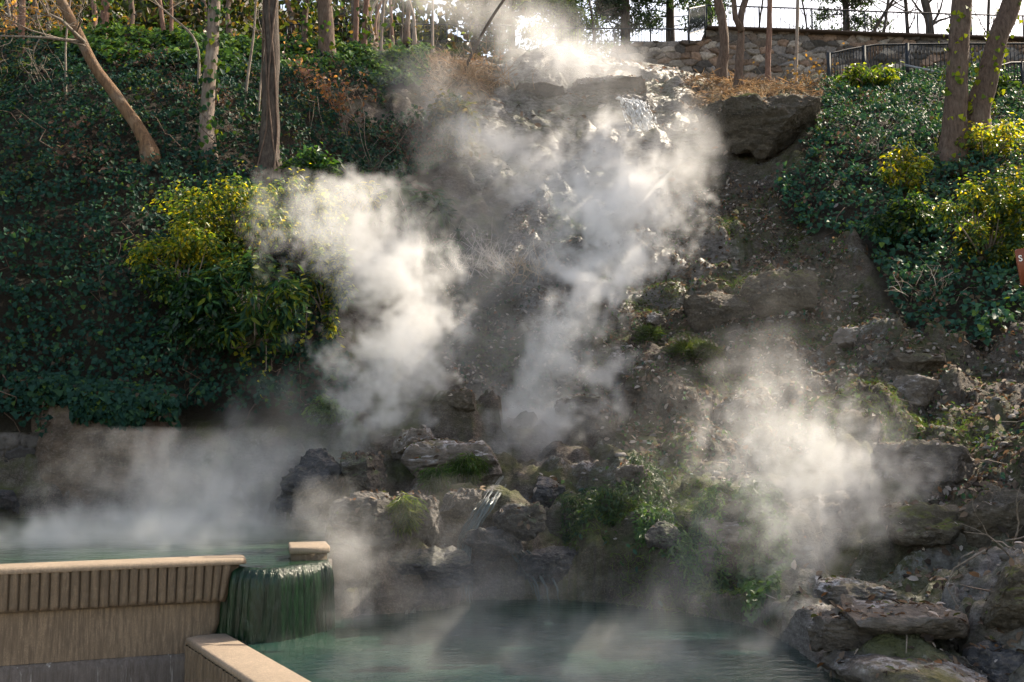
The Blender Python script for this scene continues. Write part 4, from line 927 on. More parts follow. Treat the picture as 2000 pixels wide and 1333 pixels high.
BT = [([(1815,105),(1817,50),(1806,0)], 17, 43, 'dark trunk behind the wall railing near the right pair'),
 ([(1720,100),(1728,50),(1735,0)], 6, 44, 'thin bare tree behind the wall, left of the dark trunk'),
 ([(1775,100),(1772,50),(1768,0)], 8, 46, 'slim bare tree behind the wall just left of the dark trunk'),
 ([(1928,100),(1930,40),(1931,0)], 6, 45, 'thin bare tree behind the wall between the right pair tops'),
 ([(1580,90),(1574,40),(1566,0)], 4, 45, 'wispy bare sapling on the skyline left of the pine'),
 ([(1690,100),(1712,50),(1745,0)], 7, 45, 'bare tree leaning right on the skyline'),
 ([(1480,90),(1484,40),(1490,0)], 4, 48, 'faint bare sapling on the skyline by the forking trunk'),
 ([(1160,80),(1158,40),(1150,0)], 5, 42, 'thin bare tree at the right side of the green conifer')]
for pth, wd_, y_, lb in BT:
    t = tree(pth, wd_, lb, BARK_DARK, 6, Y=y_); rb = np.random.default_rng(int(pth[0][0])); mb = MB(); C = t[1]
    for k in range(9):
        i = int(len(C)*rb.uniform(.12, .6)); grow(mb, C[i], [rb.choice([-1, 1])*rb.uniform(.5, 1), rb.normal()*.4, .7], rb.uniform(1.2, 3), t[2][i]*.4, 2, rb, .07, n=5, wig=.16)
    mb.build('branches', BARK_DARK, t[0])

def conifer(px, py, Y, H, spread, label, cols, n=9000, blob=.55, lean=0, bare=.15, seed=1, name='pine_tree'):
    rng = np.random.default_rng(seed); b0 = np.array(at(px, py, Y)); root = empty(name, b0, label, 'tree'); mb = MB()
    C = np.stack([b0+np.array([lean*t*H, 0, H*t]) for t in np.linspace(0, 1, 24)]); mb.tube(C, np.linspace(.028*H**.9, .02, 24), 8, .1, seed); mb.build('trunk', BARK_DARK, root, smooth=True)
    mb = MB(); P = []; nb = int(34*H/8)
    for k in range(nb):
        t = rng.uniform(bare, .98); i = int(t*23); a = rng.random()*6.28; l = spread*(1-t*.75)*rng.uniform(.5, 1.1); d = np.array([math.cos(a), math.sin(a), rng.uniform(-.15, .35)])
        q = [C[i], C[i]+d*l*.5, C[i]+d*l+np.array([0, 0, .12*l])]; mb.tube(q, [.03, .02, .008], 4)
        for j in range(int(3+l*3)):
            s = rng.uniform(.35, 1.05); P.append(C[i]+d*l*s+rng.normal(size=3)*.22*np.array([1, 1, .6]))
    mb.build('branches', BARK_DARK, root); P = np.array(P); m = rng.integers(len(P), size=n)
    off = rng.normal(size=(n, 3))*blob*.38*np.array([1, 1, .6]); b = P[m]+off
    leaf_obj('needles', b, rdir(n), unit(rdir(n)+np.array([0, 0, .3])+off), rng.uniform(.12, .3, n), 'lance', pal(n, cols, [1]*len(cols), .35)*(1+.4*np.sin(m*1.7))[:, None], LEAF, root, curl=.05); return root
PN = [(.02, .045, .022), (.03, .055, .03), (.018, .035, .028)]
conifer(1222, 110, 44, 11, 2.4, 'dark spreading pine behind the hilltop railing, left of the fence corner', PN, 11000, seed=3)
conifer(1310, 110, 46, 11, 2.6, 'dark pine nearest the railing corner on the hilltop', PN, 11000, seed=4)
conifer(1655, 120, 47, 9, 2.2, 'dark pine on the skyline above the rubble wall', PN, 9000, seed=5)
conifer(1385, 90, 52, 9, 2.2, 'smaller pine in the gap behind the railing corner', PN, 6000, seed=6)
conifer(1100, 130, 42, 8, 2.3, 'light green fluffy conifer at the back of the hilltop steam', [(.1, .17, .04), (.14, .2, .05), (.07, .13, .04)], 12000, seed=7, bare=.0)
conifer(1000, 120, 46, 9, 2.2, 'grey green conifer hazy behind the hilltop steam', PN, 8000, seed=8, bare=.0)
conifer(930, 110, 44, 9, 2.0, 'dark conifer at the left of the hilltop steam', PN, 8000, seed=9, bare=.0)

conifer(2590, float(project(11.9, 13.6, ground_z(11.9, 13.6))[1]), 13.6, 9.5, 2.3, 'evergreen standing on the right bank, beyond the right edge of the frame', PN, 9000, seed=15, bare=.35, name='evergreen_tree')  # unseen tree placed to cast shade on the lower right rocks
# woods behind the left hilltop: separate trees, then far foliage
rw = np.random.default_rng(77); kinds = [('shadowy', BARK_DARK), ('reddish', BARK_RED), ('greyish', BARK), ('pale', BARK_PALE)]
for k in range(24):
    px = rw.uniform(-60, 930); y_ = rw.uniform(27, 44); wd_ = rw.uniform(4, 12)
    tree([(px, 70+rw.uniform(-10, 20)), (px+rw.normal()*6, 30), (px+rw.normal()*10, -10)], wd_, 'one of the slender trunks crowded in the dim woods behind the left bank', kinds[k % 4][1], 5, name='woodland_tree', Y=y_, group='slender trunks in the woods')
def far_foliage(n, x0, x1, yr, zr, cols, wts, rng, s=(.2, .5)):
    nc = 240; cxy = np.stack([rng.uniform(x0, x1, nc), rng.uniform(*yr, nc), rng.uniform(*zr, nc)], 1); i = rng.integers(nc, size=n)
    return cxy[i]+rng.normal(size=(n, 3))*np.array([.9, .9, .6]), pal(n, cols, wts, .4, rng)*(1+.5*np.sin(i*2.3))[:, None], rng.uniform(*s, n)
p, c, s = far_foliage(42000, -30, -.6, (38, 52), (13., 24), [(.03, .045, .018), (.08, .085, .02), (.09, .06, .03), (.018, .026, .014)], [3, 1.3, 1.5, 4], rw)
stuff(leaf_obj('far_woods', p, rdir(len(p)), rdir(len(p)), s, 'oval', c.clip(.005, 1), LEAF), 'olive and yellow woodland foliage far behind the left bank', 'woods')
p, c, s = far_foliage(9000, -17, -4, (25, 34), (11.6, 13.3), [(.02, .04, .016), (.06, .085, .02), (.09, .06, .035)], [3, 1, 2], rw, (.08, .2))
stuff(leaf_obj('undergrowth', p, rdir(len(p)), rdir(len(p)), s, 'oval', c.clip(.005, 1), LEAF), 'tangled green and brown undergrowth below the hilltop trunks', 'undergrowth')
# dry brush, top left
def brush(px, py, label, n=60, L=.9, spread=.8, mat=TWIG, leaves=0, cols=None, name='dry_brush', seed=0, push=.1, lsize=.1, cat='brush', up=.5):
    rng = np.random.default_rng(900+seed); g = hit(px, py)-np.array([0, push, 0]); root = empty(name, g, label, cat); mb = MB(); tips = []
    for k in range(n): grow(mb, g+rng.normal(size=3)*np.array([spread*.4, .15, .1]), [rng.normal()*.7, -abs(rng.normal())*.4, up+rng.random()*.6], L*rng.uniform(.4, 1.1), .01, 1, rng, .0, tips=tips, n=5, kids=2, wig=.25)
    mb.build('stems', mat, root)
    if leaves:
        tp = np.array(tips); b = tp[rng.integers(len(tp), size=leaves)]+rng.normal(size=(leaves, 3))*.06
        leaf_obj('leaves', b, unit(np.array([0, -.3, .6])+.8*rdir(leaves)), unit(DOWN*.4+rdir(leaves)), rng.uniform(.6, 1.3, leaves)*lsize, 'oval', pal(leaves, cols, [1]*len(cols), .35), LEAF, root)
    return root
brush(50, 100, 'brown leafless brush under the far left trunk', 50, 1.4, 2.2, leaves=500, cols=[(.25, .13, .05), (.3, .18, .07)], seed=1)
brush(80, 190, 'pale dead twigs spreading over the dark ivy at far left', 16, .9, .9, seed=2)
brush(600, 190, 'tangle of pinkish dead stems near the vine wrapped trunk', 40, .8, .9, leaves=260, cols=[(.24, .12, .1), (.3, .17, .13)], seed=3)
brush(640, 230, 'dark red brown dead leaves drooping on the upper left bank', 30, .7, .9, leaves=260, cols=[(.16, .08, .06), (.22, .11, .07)], seed=4)
brush(950, 530, 'frost white dry stems beside the left plume', 70, .75, 1.1, plain('frosted_stem', (.55, .48, .45), .8), seed=5, push=.3)
brush(1030, 540, 'tan dry tuft right of the frost white stems', 40, .5, .6, plain('tan_stem', (.4, .29, .17), .8), seed=6, push=.2)
brush(905, 165, 'tan tangle of brush at the foot of the leaning pole sapling', 70, 1.0, 1.6, plain('straw_stem', (.36, .25, .16), .8), seed=7)
brush(1470, 215, 'straw coloured grass clump on the mound by the overhang', 90, .6, 1.0, plain('straw_stem', (.5, .35, .19), .8), seed=8, up=.9)
brush(1575, 170, 'orange brown bramble below the right railing post', 50, .7, 1.2, leaves=140, cols=[(.15, .085, .04), (.12, .08, .04)], seed=9)
brush(1690, 320, 'pale arched dead branches on the right ivy slope', 9, 1.3, .7, seed=10, push=.4)
brush(1800, 585, 'pale dry stalks lying in the right hand ivy', 26, .5, .5, plain('straw_stem', (.45, .36, .28), .8), seed=11, push=.2)
brush(1920, 1075, 'bare curved roots trailing down the dark cleft at right', 10, .7, .4, seed=12, up=-.4, push=.4)
brush(700, 330, 'thin upright canes on the bank above the left plume', 9, 1.6, .8, seed=13, up=1.2, push=.3)

# ------------------------------------------------------------------ shrubs
def shrub(px, py, wpx, hpx, label, cols, n, name='leafy_shrub', shape='oval', ls=.1, push=.5, depth=.7, seed=0, wts=None, top=None, topfrac=.4, mat=LEAF, hang=.4, dense=.8, cat='shrub'):
    """A crown of leaves on its own stems whose picture box is wpx by hpx round px, py."""
    rng = np.random.default_rng(500+seed); g = hit(px, min(py+hpx*.3, 1330)); Y = g[1]-push; c = np.array(at(px, py, Y)); rx = wpx/2/FPX*Y; rz = hpx/2/FPX*Y; ry = rx*depth
    foot = np.array([c[0], Y+.2, max(c[2]-rz*.9, ground_z(c[0], Y+.2)-.05)]); root = empty(name, foot, label, cat); mb = MB(); nc = max(10, int(44*dense)); cl = []
    for k in range(nc):
        v = rng.normal(size=3); v /= np.linalg.norm(v); v *= rng.random()**.4; e = c+v*np.array([rx, ry, rz])*.86; cl.append(e)
        m_ = (foot+e)/2+rng.normal(size=3)*.12*rx+np.array([0, 0, .1*rz]); mb.tube([foot, m_, e], [.02, .012, .005], 4)
    mb.build('stems', TWIG, root); cl = np.array(cl); i = rng.integers(nc, size=n)
    o = rng.normal(size=(n, 3)); o = unit(o)*(rng.random(n)**.5)[:, None]*np.array([rx, ry, rz])*.30*rng.uniform(.5, 1.2, nc)[i][:, None]; b = cl[i]+o
    b += .22*rx*np.stack([perlin(b*2.2+k*9) for k in range(3)], 1)
    far = rng.random(n) < .12; b = np.where(far[:, None], c+(b-c)*rng.uniform(1.05, 1.4, n)[:, None], b)
    C = pal(n, cols, wts or [1]*len(cols), .3, rng)*(1+.3*np.sin(i*2.1))[:, None]
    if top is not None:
        hgt = (b[:, 2]-c[2])/rz+rng.normal(size=n)*.25; C = np.where((hgt > 1-2*topfrac)[:, None], pal(n, top, [1]*len(top), .3, rng), C)  # upper leaves take the brighter palette, imitating sun on the crown
    leaf_obj('leaves', b, unit(unit(o)*.6+np.array([0, -.3, .7])+.7*rdir(n, rng)), unit(unit(o)+DOWN*hang+.6*rdir(n, rng)), rng.uniform(.6, 1.35, n)*ls, shape, C.clip(.004, 1), mat, root); return root
YG = [(.19, .22, .018), (.27, .27, .02), (.11, .16, .02), (.38, .32, .022)]
DG = [(.022, .06, .03), (.03, .08, .028), (.018, .05, .034)]
shrub(445, 440, 270, 200, 'round yellow green sunlit shrub bulging from the left bank', YG+[(.05,.1,.02),(.07,.13,.025),(.035,.075,.025),(.05,.09,.03),(.06,.11,.022),(.04,.09,.028)], 8200, seed=1, ls=.065, push=.7)
shrub(350, 515, 190, 160, 'lower shrub left of the round sunlit one, sun on its top coloured in yellow', DG+YG[2:3], 4800, seed=2, ls=.07, push=.8, top=YG+[(.06, .12, .02), (.05, .1, .025)], topfrac=.55)
shrub(490, 590, 250, 190, 'dark broad leaved shrub with whorled leaves under the sunlit one', DG+[(.05, .1, .025), (.1, .13, .02)], 2300, seed=3, shape='lance', ls=.15, push=1.0, mat=IVY)
shrub(580, 430, 210, 180, 'mixed green and yellow bush right of the round sunlit shrub', DG+YG[:2]+[(.1,.1,.03)], 4800, seed=4, ls=.07, push=.6)
shrub(610, 345, 130, 120, 'green bush at the foot of the vine wrapped trunk', DG+[(.06, .12, .025)], 2400, seed=5, ls=.09, push=.5)
shrub(640, 560, 110, 190, 'dark green bush partly veiled by the left plume', DG+YG[:3], 2800, seed=6, ls=.08, push=.8)
shrub(390, 610, 140, 150, 'dark leafy bush hanging low under the yellow topped shrub', DG, 2800, seed=7, ls=.085, push=.8)
shrub(800, 410, 160, 110, 'long leaved dark rhododendron like shrub above the left plume', DG+[(.05, .08, .06)], 900, seed=8, shape='lance', ls=.26, push=.7, mat=IVY)
shrub(700, 380, 90, 50, 'small yellow green spray left of the long leaved shrub', YG, 500, seed=9, ls=.12, push=.6)
shrub(855, 480, 70, 70, 'small dark tuft below the long leaved shrub', DG, 260, seed=10, shape='lance', ls=.2, push=.6, mat=IVY)
shrub(1935, 420, 210, 210, 'big bright yellow green shrub at the right edge', YG+[(.05, .1, .03), (.07, .13, .03), (.03, .07, .035), (.04, .08, .04), (.06, .11, .03), (.035, .075, .035)], 7600, seed=11, ls=.07, push=.9)
shrub(1765, 330, 110, 120, 'airy yellow green sapling bush on the right ivy slope', YG+[(.05, .1, .03), (.08, .13, .03)], 1100, seed=12, ls=.09, push=.6)
shrub(1765, 425, 160, 110, 'green bush in the ivy under the airy sapling bush', DG+YG[2:3], 2600, seed=13, ls=.09, push=.5)
shrub(1935, 280, 140, 120, 'loose yellow green growth around the feet of the paired trunks', YG+[(.05, .1, .03), (.08, .13, .03)], 1200, seed=14, ls=.085, push=.5)
shrub(1700, 150, 130, 50, 'sunlit ivy tuft rising through the right railing', [(.1, .17, .02), (.18, .22, .03), (.05, .1, .03)], 900, seed=15, ls=.15, push=.3)
shrub(1930, 170, 120, 60, 'leafy tuft beside the far right curved railing', [(.08, .14, .02), (.05, .1, .03)], 700, seed=16, ls=.15, push=.3)
shrub(880, 240, 100, 170, 'olive brown vine clump draping the bank edge left of the spring', [(.1, .1, .03), (.14, .11, .05), (.05, .07, .025)], 1500, seed=17, ls=.12, push=.4)
shrub(910, 915, 90, 60, 'bright moss tuft hanging under the sunlit tufa ledge', [(.025, .06, .012), (.045, .08, .016)], 1200, 'moss_tuft', 'blade', .1, .3, seed=18, hang=1.6, cat='moss')
shrub(850, 935, 60, 50, 'dark green moss clump at the left below the sunlit ledge', [(.02, .05, .012), (.03, .065, .015)], 900, 'moss_tuft', 'blade', .12, .4, seed=19, hang=1.6, cat='moss')
shrub(790, 1000, 60, 70, 'mossy green cushion on the rock right of the tufa block', [(.05, .09, .015), (.08, .11, .02)], 1200, 'moss_cushion', 'blade', .1, .35, seed=20, hang=1.4, cat='moss')
shrub(1360, 690, 110, 30, 'low green grass tuft below the broad dark rock', [(.04, .07, .015), (.06, .08, .02)], 1400, 'grass_tuft', 'blade', .14, .15, seed=26, hang=-1., cat='grass')
shrub(1265, 655, 60, 40, 'small green tuft under the grey rounded stone', [(.04, .07, .018)], 600, 'grass_tuft', 'blade', .14, .15, seed=27, hang=-1., cat='grass')
shrub(640, 800, 100, 60, 'dark green weeds on the bank above the pool mist', [(.05, .1, .02), (.07, .12, .02)], 1800, 'weed_clump', 'oval', .06, .25, seed=28, cat='weeds')
def patch(name, poly, n, label, cols, ls, cat, shape='oval', lift=.12):
    p, nn = scatter(n, fmask(pip(WX*.4+PX0*.6, WY*.4+PY0*.6, poly))); k = perlin(p*2.7+3) > -.25-.4*RNG.random(n); p, nn = p[k], nn[k]; m = len(p)
    o = unit(nn*.4+np.array([0, -.5, .5])); p = p+o*(lift*(RNG.random(m)+np.clip(perlin(p*1.9), 0, 1)))[:, None]; d = unit(np.array([0, -.5, -.5])+.8*rdir(m))
    tag(leaf_obj(name, p, unit(o+.6*rdir(m)), d, RNG.uniform(.5, 1.4, m)*ls, shape, pal(m, cols, [1]*len(cols), .35)*(1+.5*perlin(p*3))[:, None].clip(.3, 2), LEAF), label, cat)
patch('fern_clump', [(1090,1030),(1140,1000),(1220,1000),(1240,1050),(1210,1110),(1150,1130),(1100,1090)], 3600, 'soft green fern clump on the slope above the pool', [(.03, .065, .025), (.022, .05, .025), (.045, .08, .03)], .05, 'fern', 'lance')
patch('fern_clump', [(1225,930),(1290,920),(1310,1000),(1290,1060),(1235,1060)], 2000, 'small fern patch right of the soft green fern clump', [(.025, .055, .025), (.035, .065, .025)], .05, 'fern', 'lance')
patch('fern_clump', [(1240,1120),(1330,1080),(1400,1110),(1410,1170),(1350,1200),(1250,1190)], 5200, 'light green fern clump at the right end of the pool edge', [(.06, .125, .04), (.085, .15, .05), (.04, .09, .035)], .055, 'fern', 'lance')
patch('trailing_plant', [(1430,1130),(1500,1100),(1530,1160),(1510,1250),(1450,1240)], 3600, 'green trailing plants in the right steam near the pool', [(.05, .1, .04), (.065, .125, .045)], .05, 'plant')
patch('leafy_plant', [(1450,1010),(1520,1020),(1530,1100),(1470,1110)], 2400, 'dark leafy plant at the left side of the right plume', [(.03, .07, .03), (.045, .08, .03)], .05, 'plant')
patch('weed_clump', [(1290,690),(1400,670),(1440,690),(1380,740),(1300,760)], 3000, 'green weedy strip below the broad dark rock', [(.035, .06, .016), (.05, .075, .02)], .06, 'weeds', 'blade')
def vine(pts2, label, n=46, ls=.055, cols=((.3, .3, .025), (.2, .24, .03), (.1, .15, .03)), push=1.0, seed=0):
    rng = np.random.default_rng(700+seed); g = hit(*pts2[0]); Y = g[1]-push; P = np.array([at(x, y, Y) for x, y in pts2]); root = empty('hanging_vine', P[0], label, 'vine'); mb = MB(); mb.tube(P, .006, 5); mb.build('stem', TWIG, root)
    s = rng.random(n)*(len(P)-1); k = s.astype(int); b = P[k]+(P[np.minimum(k+1, len(P)-1)]-P[k])*(s-k)[:, None]+rng.normal(size=(n, 3))*.05
    leaf_obj('leaves', b, unit(np.array([0, -1, .3])+.7*rdir(n, rng)), unit(DOWN+.5*rdir(n, rng)), rng.uniform(.6, 1.3, n)*ls, 'ivy', pal(n, list(cols), [1]*len(cols), .3, rng), LEAF, root)
vine([(440, 590), (465, 640), (472, 670), (480, 705), (486, 720)], 'short yellow leafed vine hanging below the dark broad leaved shrub', 110, seed=1)
vine([(600, 600), (597, 655), (575, 680), (566, 710), (560, 760), (556, 795)], 'long thin yellow vine trailing down beside the left plume', 80, seed=2)
vine([(520, 650), (520, 720), (512, 740), (505, 780)], 'small yellow green vine strand between the two longer ones', 30, seed=3)

# ------------------------------------------------------------------ railings
def railing(name, label, P, h, nposts, nbal, gap=.1, post=.045, bottom=True, seed=0):
    """P: ground points of the run (bottom of the posts)."""
    P = np.array(P, float); L = np.concatenate([[0], np.cumsum(np.linalg.norm(np.diff(P, axis=0), axis=1))])
    f = lambda s: np.array([np.interp(s, L, P[:, k]) for k in range(3)])
    root = empty(name, P[0], label, 'railing'); up = np.array([0, 0, 1.])
    for s in np.linspace(0, L[-1], nposts): mb = MB(); mb.box(-post/2, post/2, -post/2, post/2, -.25, h+.03, Matrix.Translation(Vector(f(s)))); mb.build('post', IRON, root)
    for z, r in ((h, .028),)+(((gap, .018),) if bottom else ()):
        mb = MB(); Q = np.array([f(s)+up*z for s in np.linspace(0, L[-1], 30)]); mb.tube(Q, r, 6); mb.build('top_rail' if z == h else 'bottom_rail', IRON, root)
    me = None
    for s in np.linspace(0, L[-1], nbal+2)[1:-1]:
        if me is None:
            mb = MB(); mb.box(-.009, .009, -.009, .009, gap, h); o = mb.build('baluster', IRON); me = o.data; o.parent = root; o.location = Vector(f(s)-P[0])
        else:
            c = bpy.data.objects.new('baluster', me); COL.objects.link(c); c.parent = root; c.location = Vector(f(s)-P[0])
    return root
cz = lambda px: float(HW((px-1195)/(2120-1195)*(xw1-xw0))[1])+(wz(1400, 55)-wz(1400, 59))
railing('wall_railing', 'long black iron railing on top of the rubble wall', [(float(at(px, 0, YW)[0]), YW+.05, cz(px)) for px in (1380, 1560, 1700, 1850, 1990, 2100)], .92, 8, 84)
a1, a2 = at(1346, 72, 33.5), at(1377, 62, 35.8)
railing('corner_railing', 'short black railing section running towards the viewer at the wall corner', [a1, a2], 1.0, 2, 20)
railing('back_railing', 'black iron railing with icicle like bright bars behind the spring', [at(1058, 84, 38.5), at(1200, 86, 38.), at(1344, 88, 37.2)], .62, 5, 50)
railing('left_back_railing', 'faint dark railing in the woods behind the left hilltop', [at(560, 88, 34), at(760, 86, 35), at(1000, 86, 38)], .75, 7, 60)
g1 = hit(1620, 176)
railing('slope_railing', 'black iron railing beside the ivy on the right, ending in a square post', [at(1620, 172, 26.5), at(1658, 162, 26.8), at(1712, 152, 27.2), at(1860, 150, 27.2), at(2060, 150, 27)], .95, 6, 62, post=.09)
railing('curved_railing', 'small curved black railing at the far right above the ivy', [at(1952, 172, 24), at(1975, 165, 24.2), at(2050, 163, 24.5)], .55, 3, 16)
hr = MB(); hr.tube([at(1768, 128, 27), at(1810, 137, 26.8), at(1852, 146, 26.5)], .035, 8); h_ = hr.build('handrail', plain('worn_iron', (.25, .26, .28), .35), smooth=True); tag(h_, 'sloping handrail coloured pale as if catching the sun behind the right ivy', 'handrail')  # pale grey colour stands in for sunlight on the rail

# ------------------------------------------------------------------ sign at the right edge
Ys = 9.4
sg = empty('brown_sign', at(2032, 640, Ys), 'brown sign with white lettering cut off by the right edge', 'sign')
def boxpx(mb, pts2, Y, t):
    f = [at(x, y, Y) for x, y in pts2]; b = [q+np.array([0, t, 0]) for q in f]; n = len(f)
    mb.add(f+b, [np.arange(n)[None, ::-1], (np.arange(n)+n)[None], np.array([[i, (i+1) % n, (i+1) % n+n, i+n] for i in range(n)])])
mb = MB(); boxpx(mb, [(1984, 490), (1987, 487), (2096, 470), (2100, 473), (2111, 544), (2108, 547), (2000, 558), (1996, 556)], Ys, .03); mb.build('sign_board', SIGN_BROWN, sg)
mb = MB(); boxpx(mb, [(2037, 540), (2054, 540), (2058, 1000), (2041, 1000)], Ys+.032, .09); mb.build('post', SIGN_POST, sg)
fc_ = bpy.data.curves.new('letter', 'FONT'); fc_.body = 'S'; fc_.size = 17/FPX*Ys; fc_.extrude = .002; fc_.offset = .0012
fo = bpy.data.objects.new('letter', fc_); COL.objects.link(fo); dg = bpy.context.evaluated_depsgraph_get(); me = bpy.data.meshes.new_from_object(fo.evaluated_get(dg)); bpy.data.objects.remove(fo)
lo = bpy.data.objects.new('lettering', me); COL.objects.link(lo); me.materials.clear(); me.materials.append(SIGN_WHITE); lo.parent = sg
lpz = at(1990, 511, Ys-.004); lo.location = Vector(lpz)-sg.location; lo.rotation_euler = (math.pi/2, R(-8), 0)

# ------------------------------------------------------------------ falling water
def fall_mat(name, col, rough=.2):
    m, nt, N, L, b = mat_new(name); v, g = geo_pos(nt, (1, 1, .15)); n = noise(nt, 20, 4, .7, v)
    L.new(ramp(nt, n, [(.3, tuple(x*.45 for x in col)), (.7, col)]), b.inputs['Base Color']); b.inputs['Roughness'].default_value = rough; b.inputs['Specular IOR Level'].default_value = .8
    bump(nt, n, .7, .03, b); return m
FOAM = fall_mat('foaming_water', (.85, .85, .86), .3); WETB = fall_mat('blue_water_film', (.02, .05, .055), .3)
mb = MB(); rf = np.random.default_rng(33); V1, F1 = ico(1)
for k in range(900):
    cl = rf.integers(14); rc = np.random.default_rng(cl+50); u0 = rc.random()+rf.normal()*.05; t_ = rf.random()**.8*1.05; v0 = .32+.1*rc.random()
    p0 = np.array(at(1203+u0*48, 193+u0*8, 23.6)); q = p0+np.array([v0*t_*.9, -.5*t_, -.95*t_**2-.08*t_])+rf.normal(size=3)*(.015+.06*t_)
    sz = rf.uniform(.008, .024)*(1.2-.5*t_); st_ = rf.uniform(1, 4.5)*(.4+t_); d = np.array([v0*.9, -.5, -1.9*t_-.08]); d /= np.linalg.norm(d)
    v = V1*sz; v = v+np.outer(v@d, d)*st_; mb.add(v+q, F1)
tag(mb.build('waterfall', FOAM, smooth=True), 'white splashing little waterfall leaping off the hilltop lip', 'waterfall')
def film(pts2, wpx, label, push=.12, n=26, seed=1):
    """A narrow run of water: many thin uneven strands following the rock."""
    rng = np.random.default_rng(1200+seed); P = np.array([hit(x, y)-np.array([0, push, 0]) for x, y in pts2]); s = np.linspace(0, len(P)-1, 22); C = np.stack([np.interp(s, range(len(P)), P[:, k]) for k in range(3)], 1)
    for _ in range(2): C[1:-1] = (C[:-2]+2*C[1:-1]+C[2:])/4
    mb = MB()
    for k in range(n):
        j = rng.uniform(-1, 1); a0, a1 = sorted(rng.choice(22, 2, replace=False)); a1 = min(21, a1+4); q = C[a0:a1+1].copy(); q[:, 0] += j*wpx/2/FPX*q[:, 1]; q += .03*np.stack([perlin(np.stack([s[a0:a1+1]*2.1, s[a0:a1+1]*0+k*3.3+c, s[a0:a1+1]*0], 1)) for c in range(3)], 1)
        mb.tube(q, np.linspace(.014, .005, len(q))*rng.uniform(.3, 1.2), 5)
    return tag(mb.build('water_trickle', WETB, smooth=True), label, 'water trickle')
film([(985, 930), (960, 965), (935, 1000), (912, 1040), (905, 1090), (915, 1170)], 34, 'narrow blue green fall between the ledges into the lower pool', .2, 26)
film([(1010, 1070), (1040, 1100), (1060, 1140), (1070, 1180)], 50, 'thin teal trickles over the wet ledge right of the narrow fall', .12, 16, 2)

# ------------------------------------------------------------------ steam
def steam_mat(name, aniso=.1):
    m = bpy.data.materials.new(name); m.use_nodes = True; nt = m.node_tree; nt.nodes.clear(); o = nt.nodes.new('ShaderNodeOutputMaterial'); v = nt.nodes.new('ShaderNodeVolumePrincipled')
    v.inputs['Color'].default_value = (.99, .985, .975, 1); v.inputs['Density'].default_value = 1.; v.inputs['Anisotropy'].default_value = aniso; nt.links.new(v.outputs[0], o.inputs['Volume']); return m
STEAM = steam_mat('steam')
class GN:
    def __init__(s, name):
        s.t = bpy.data.node_groups.new(name, 'GeometryNodeTree'); s.t.interface.new_socket('Geometry', in_out='INPUT', socket_type='NodeSocketGeometry'); s.t.interface.new_socket('Geometry', in_out='OUTPUT', socket_type='NodeSocketGeometry'); s.o = s.t.nodes.new('NodeGroupOutput')
    def n(s, t): return s.t.nodes.new(t)
    def put(s, sock, v):
        if hasattr(v, 'is_output'): s.t.links.new(v, sock)
        else: sock.default_value = v
    def m(s, op, a, b=0., clamp=False):
        n = s.n('ShaderNodeMath'); n.operation = op; n.use_clamp = clamp; s.put(n.inputs[0], a); s.put(n.inputs[1], b); return n.outputs[0]
    def v(s, op, a, b=(0, 0, 0)):
        n = s.n('ShaderNodeVectorMath'); n.operation = op; s.put(n.inputs[0], a); s.put(n.inputs[1], b); return n.outputs[0]
    def noise(s, vec, scale, detail, rough=.55, color=False):
        n = s.n('ShaderNodeTexNoise'); s.put(n.inputs['Vector'], vec); n.inputs['Scale'].default_value = scale; n.inputs['Detail'].default_value = detail; n.inputs['Roughness'].default_value = rough
        return n.outputs['Color' if color else 0]
    def curve(s, x, pts_):
        n = s.n('ShaderNodeFloatCurve'); s.put(n.inputs['Value'], x); c = n.mapping.curves[0]
        while len(c.points) < len(pts_): c.points.new(.5, .5)
        for q, (a, b) in zip(c.points, pts_): q.location = (a, b); q.handle_type = 'AUTO_CLAMPED'
        n.mapping.update(); return n.outputs[0]
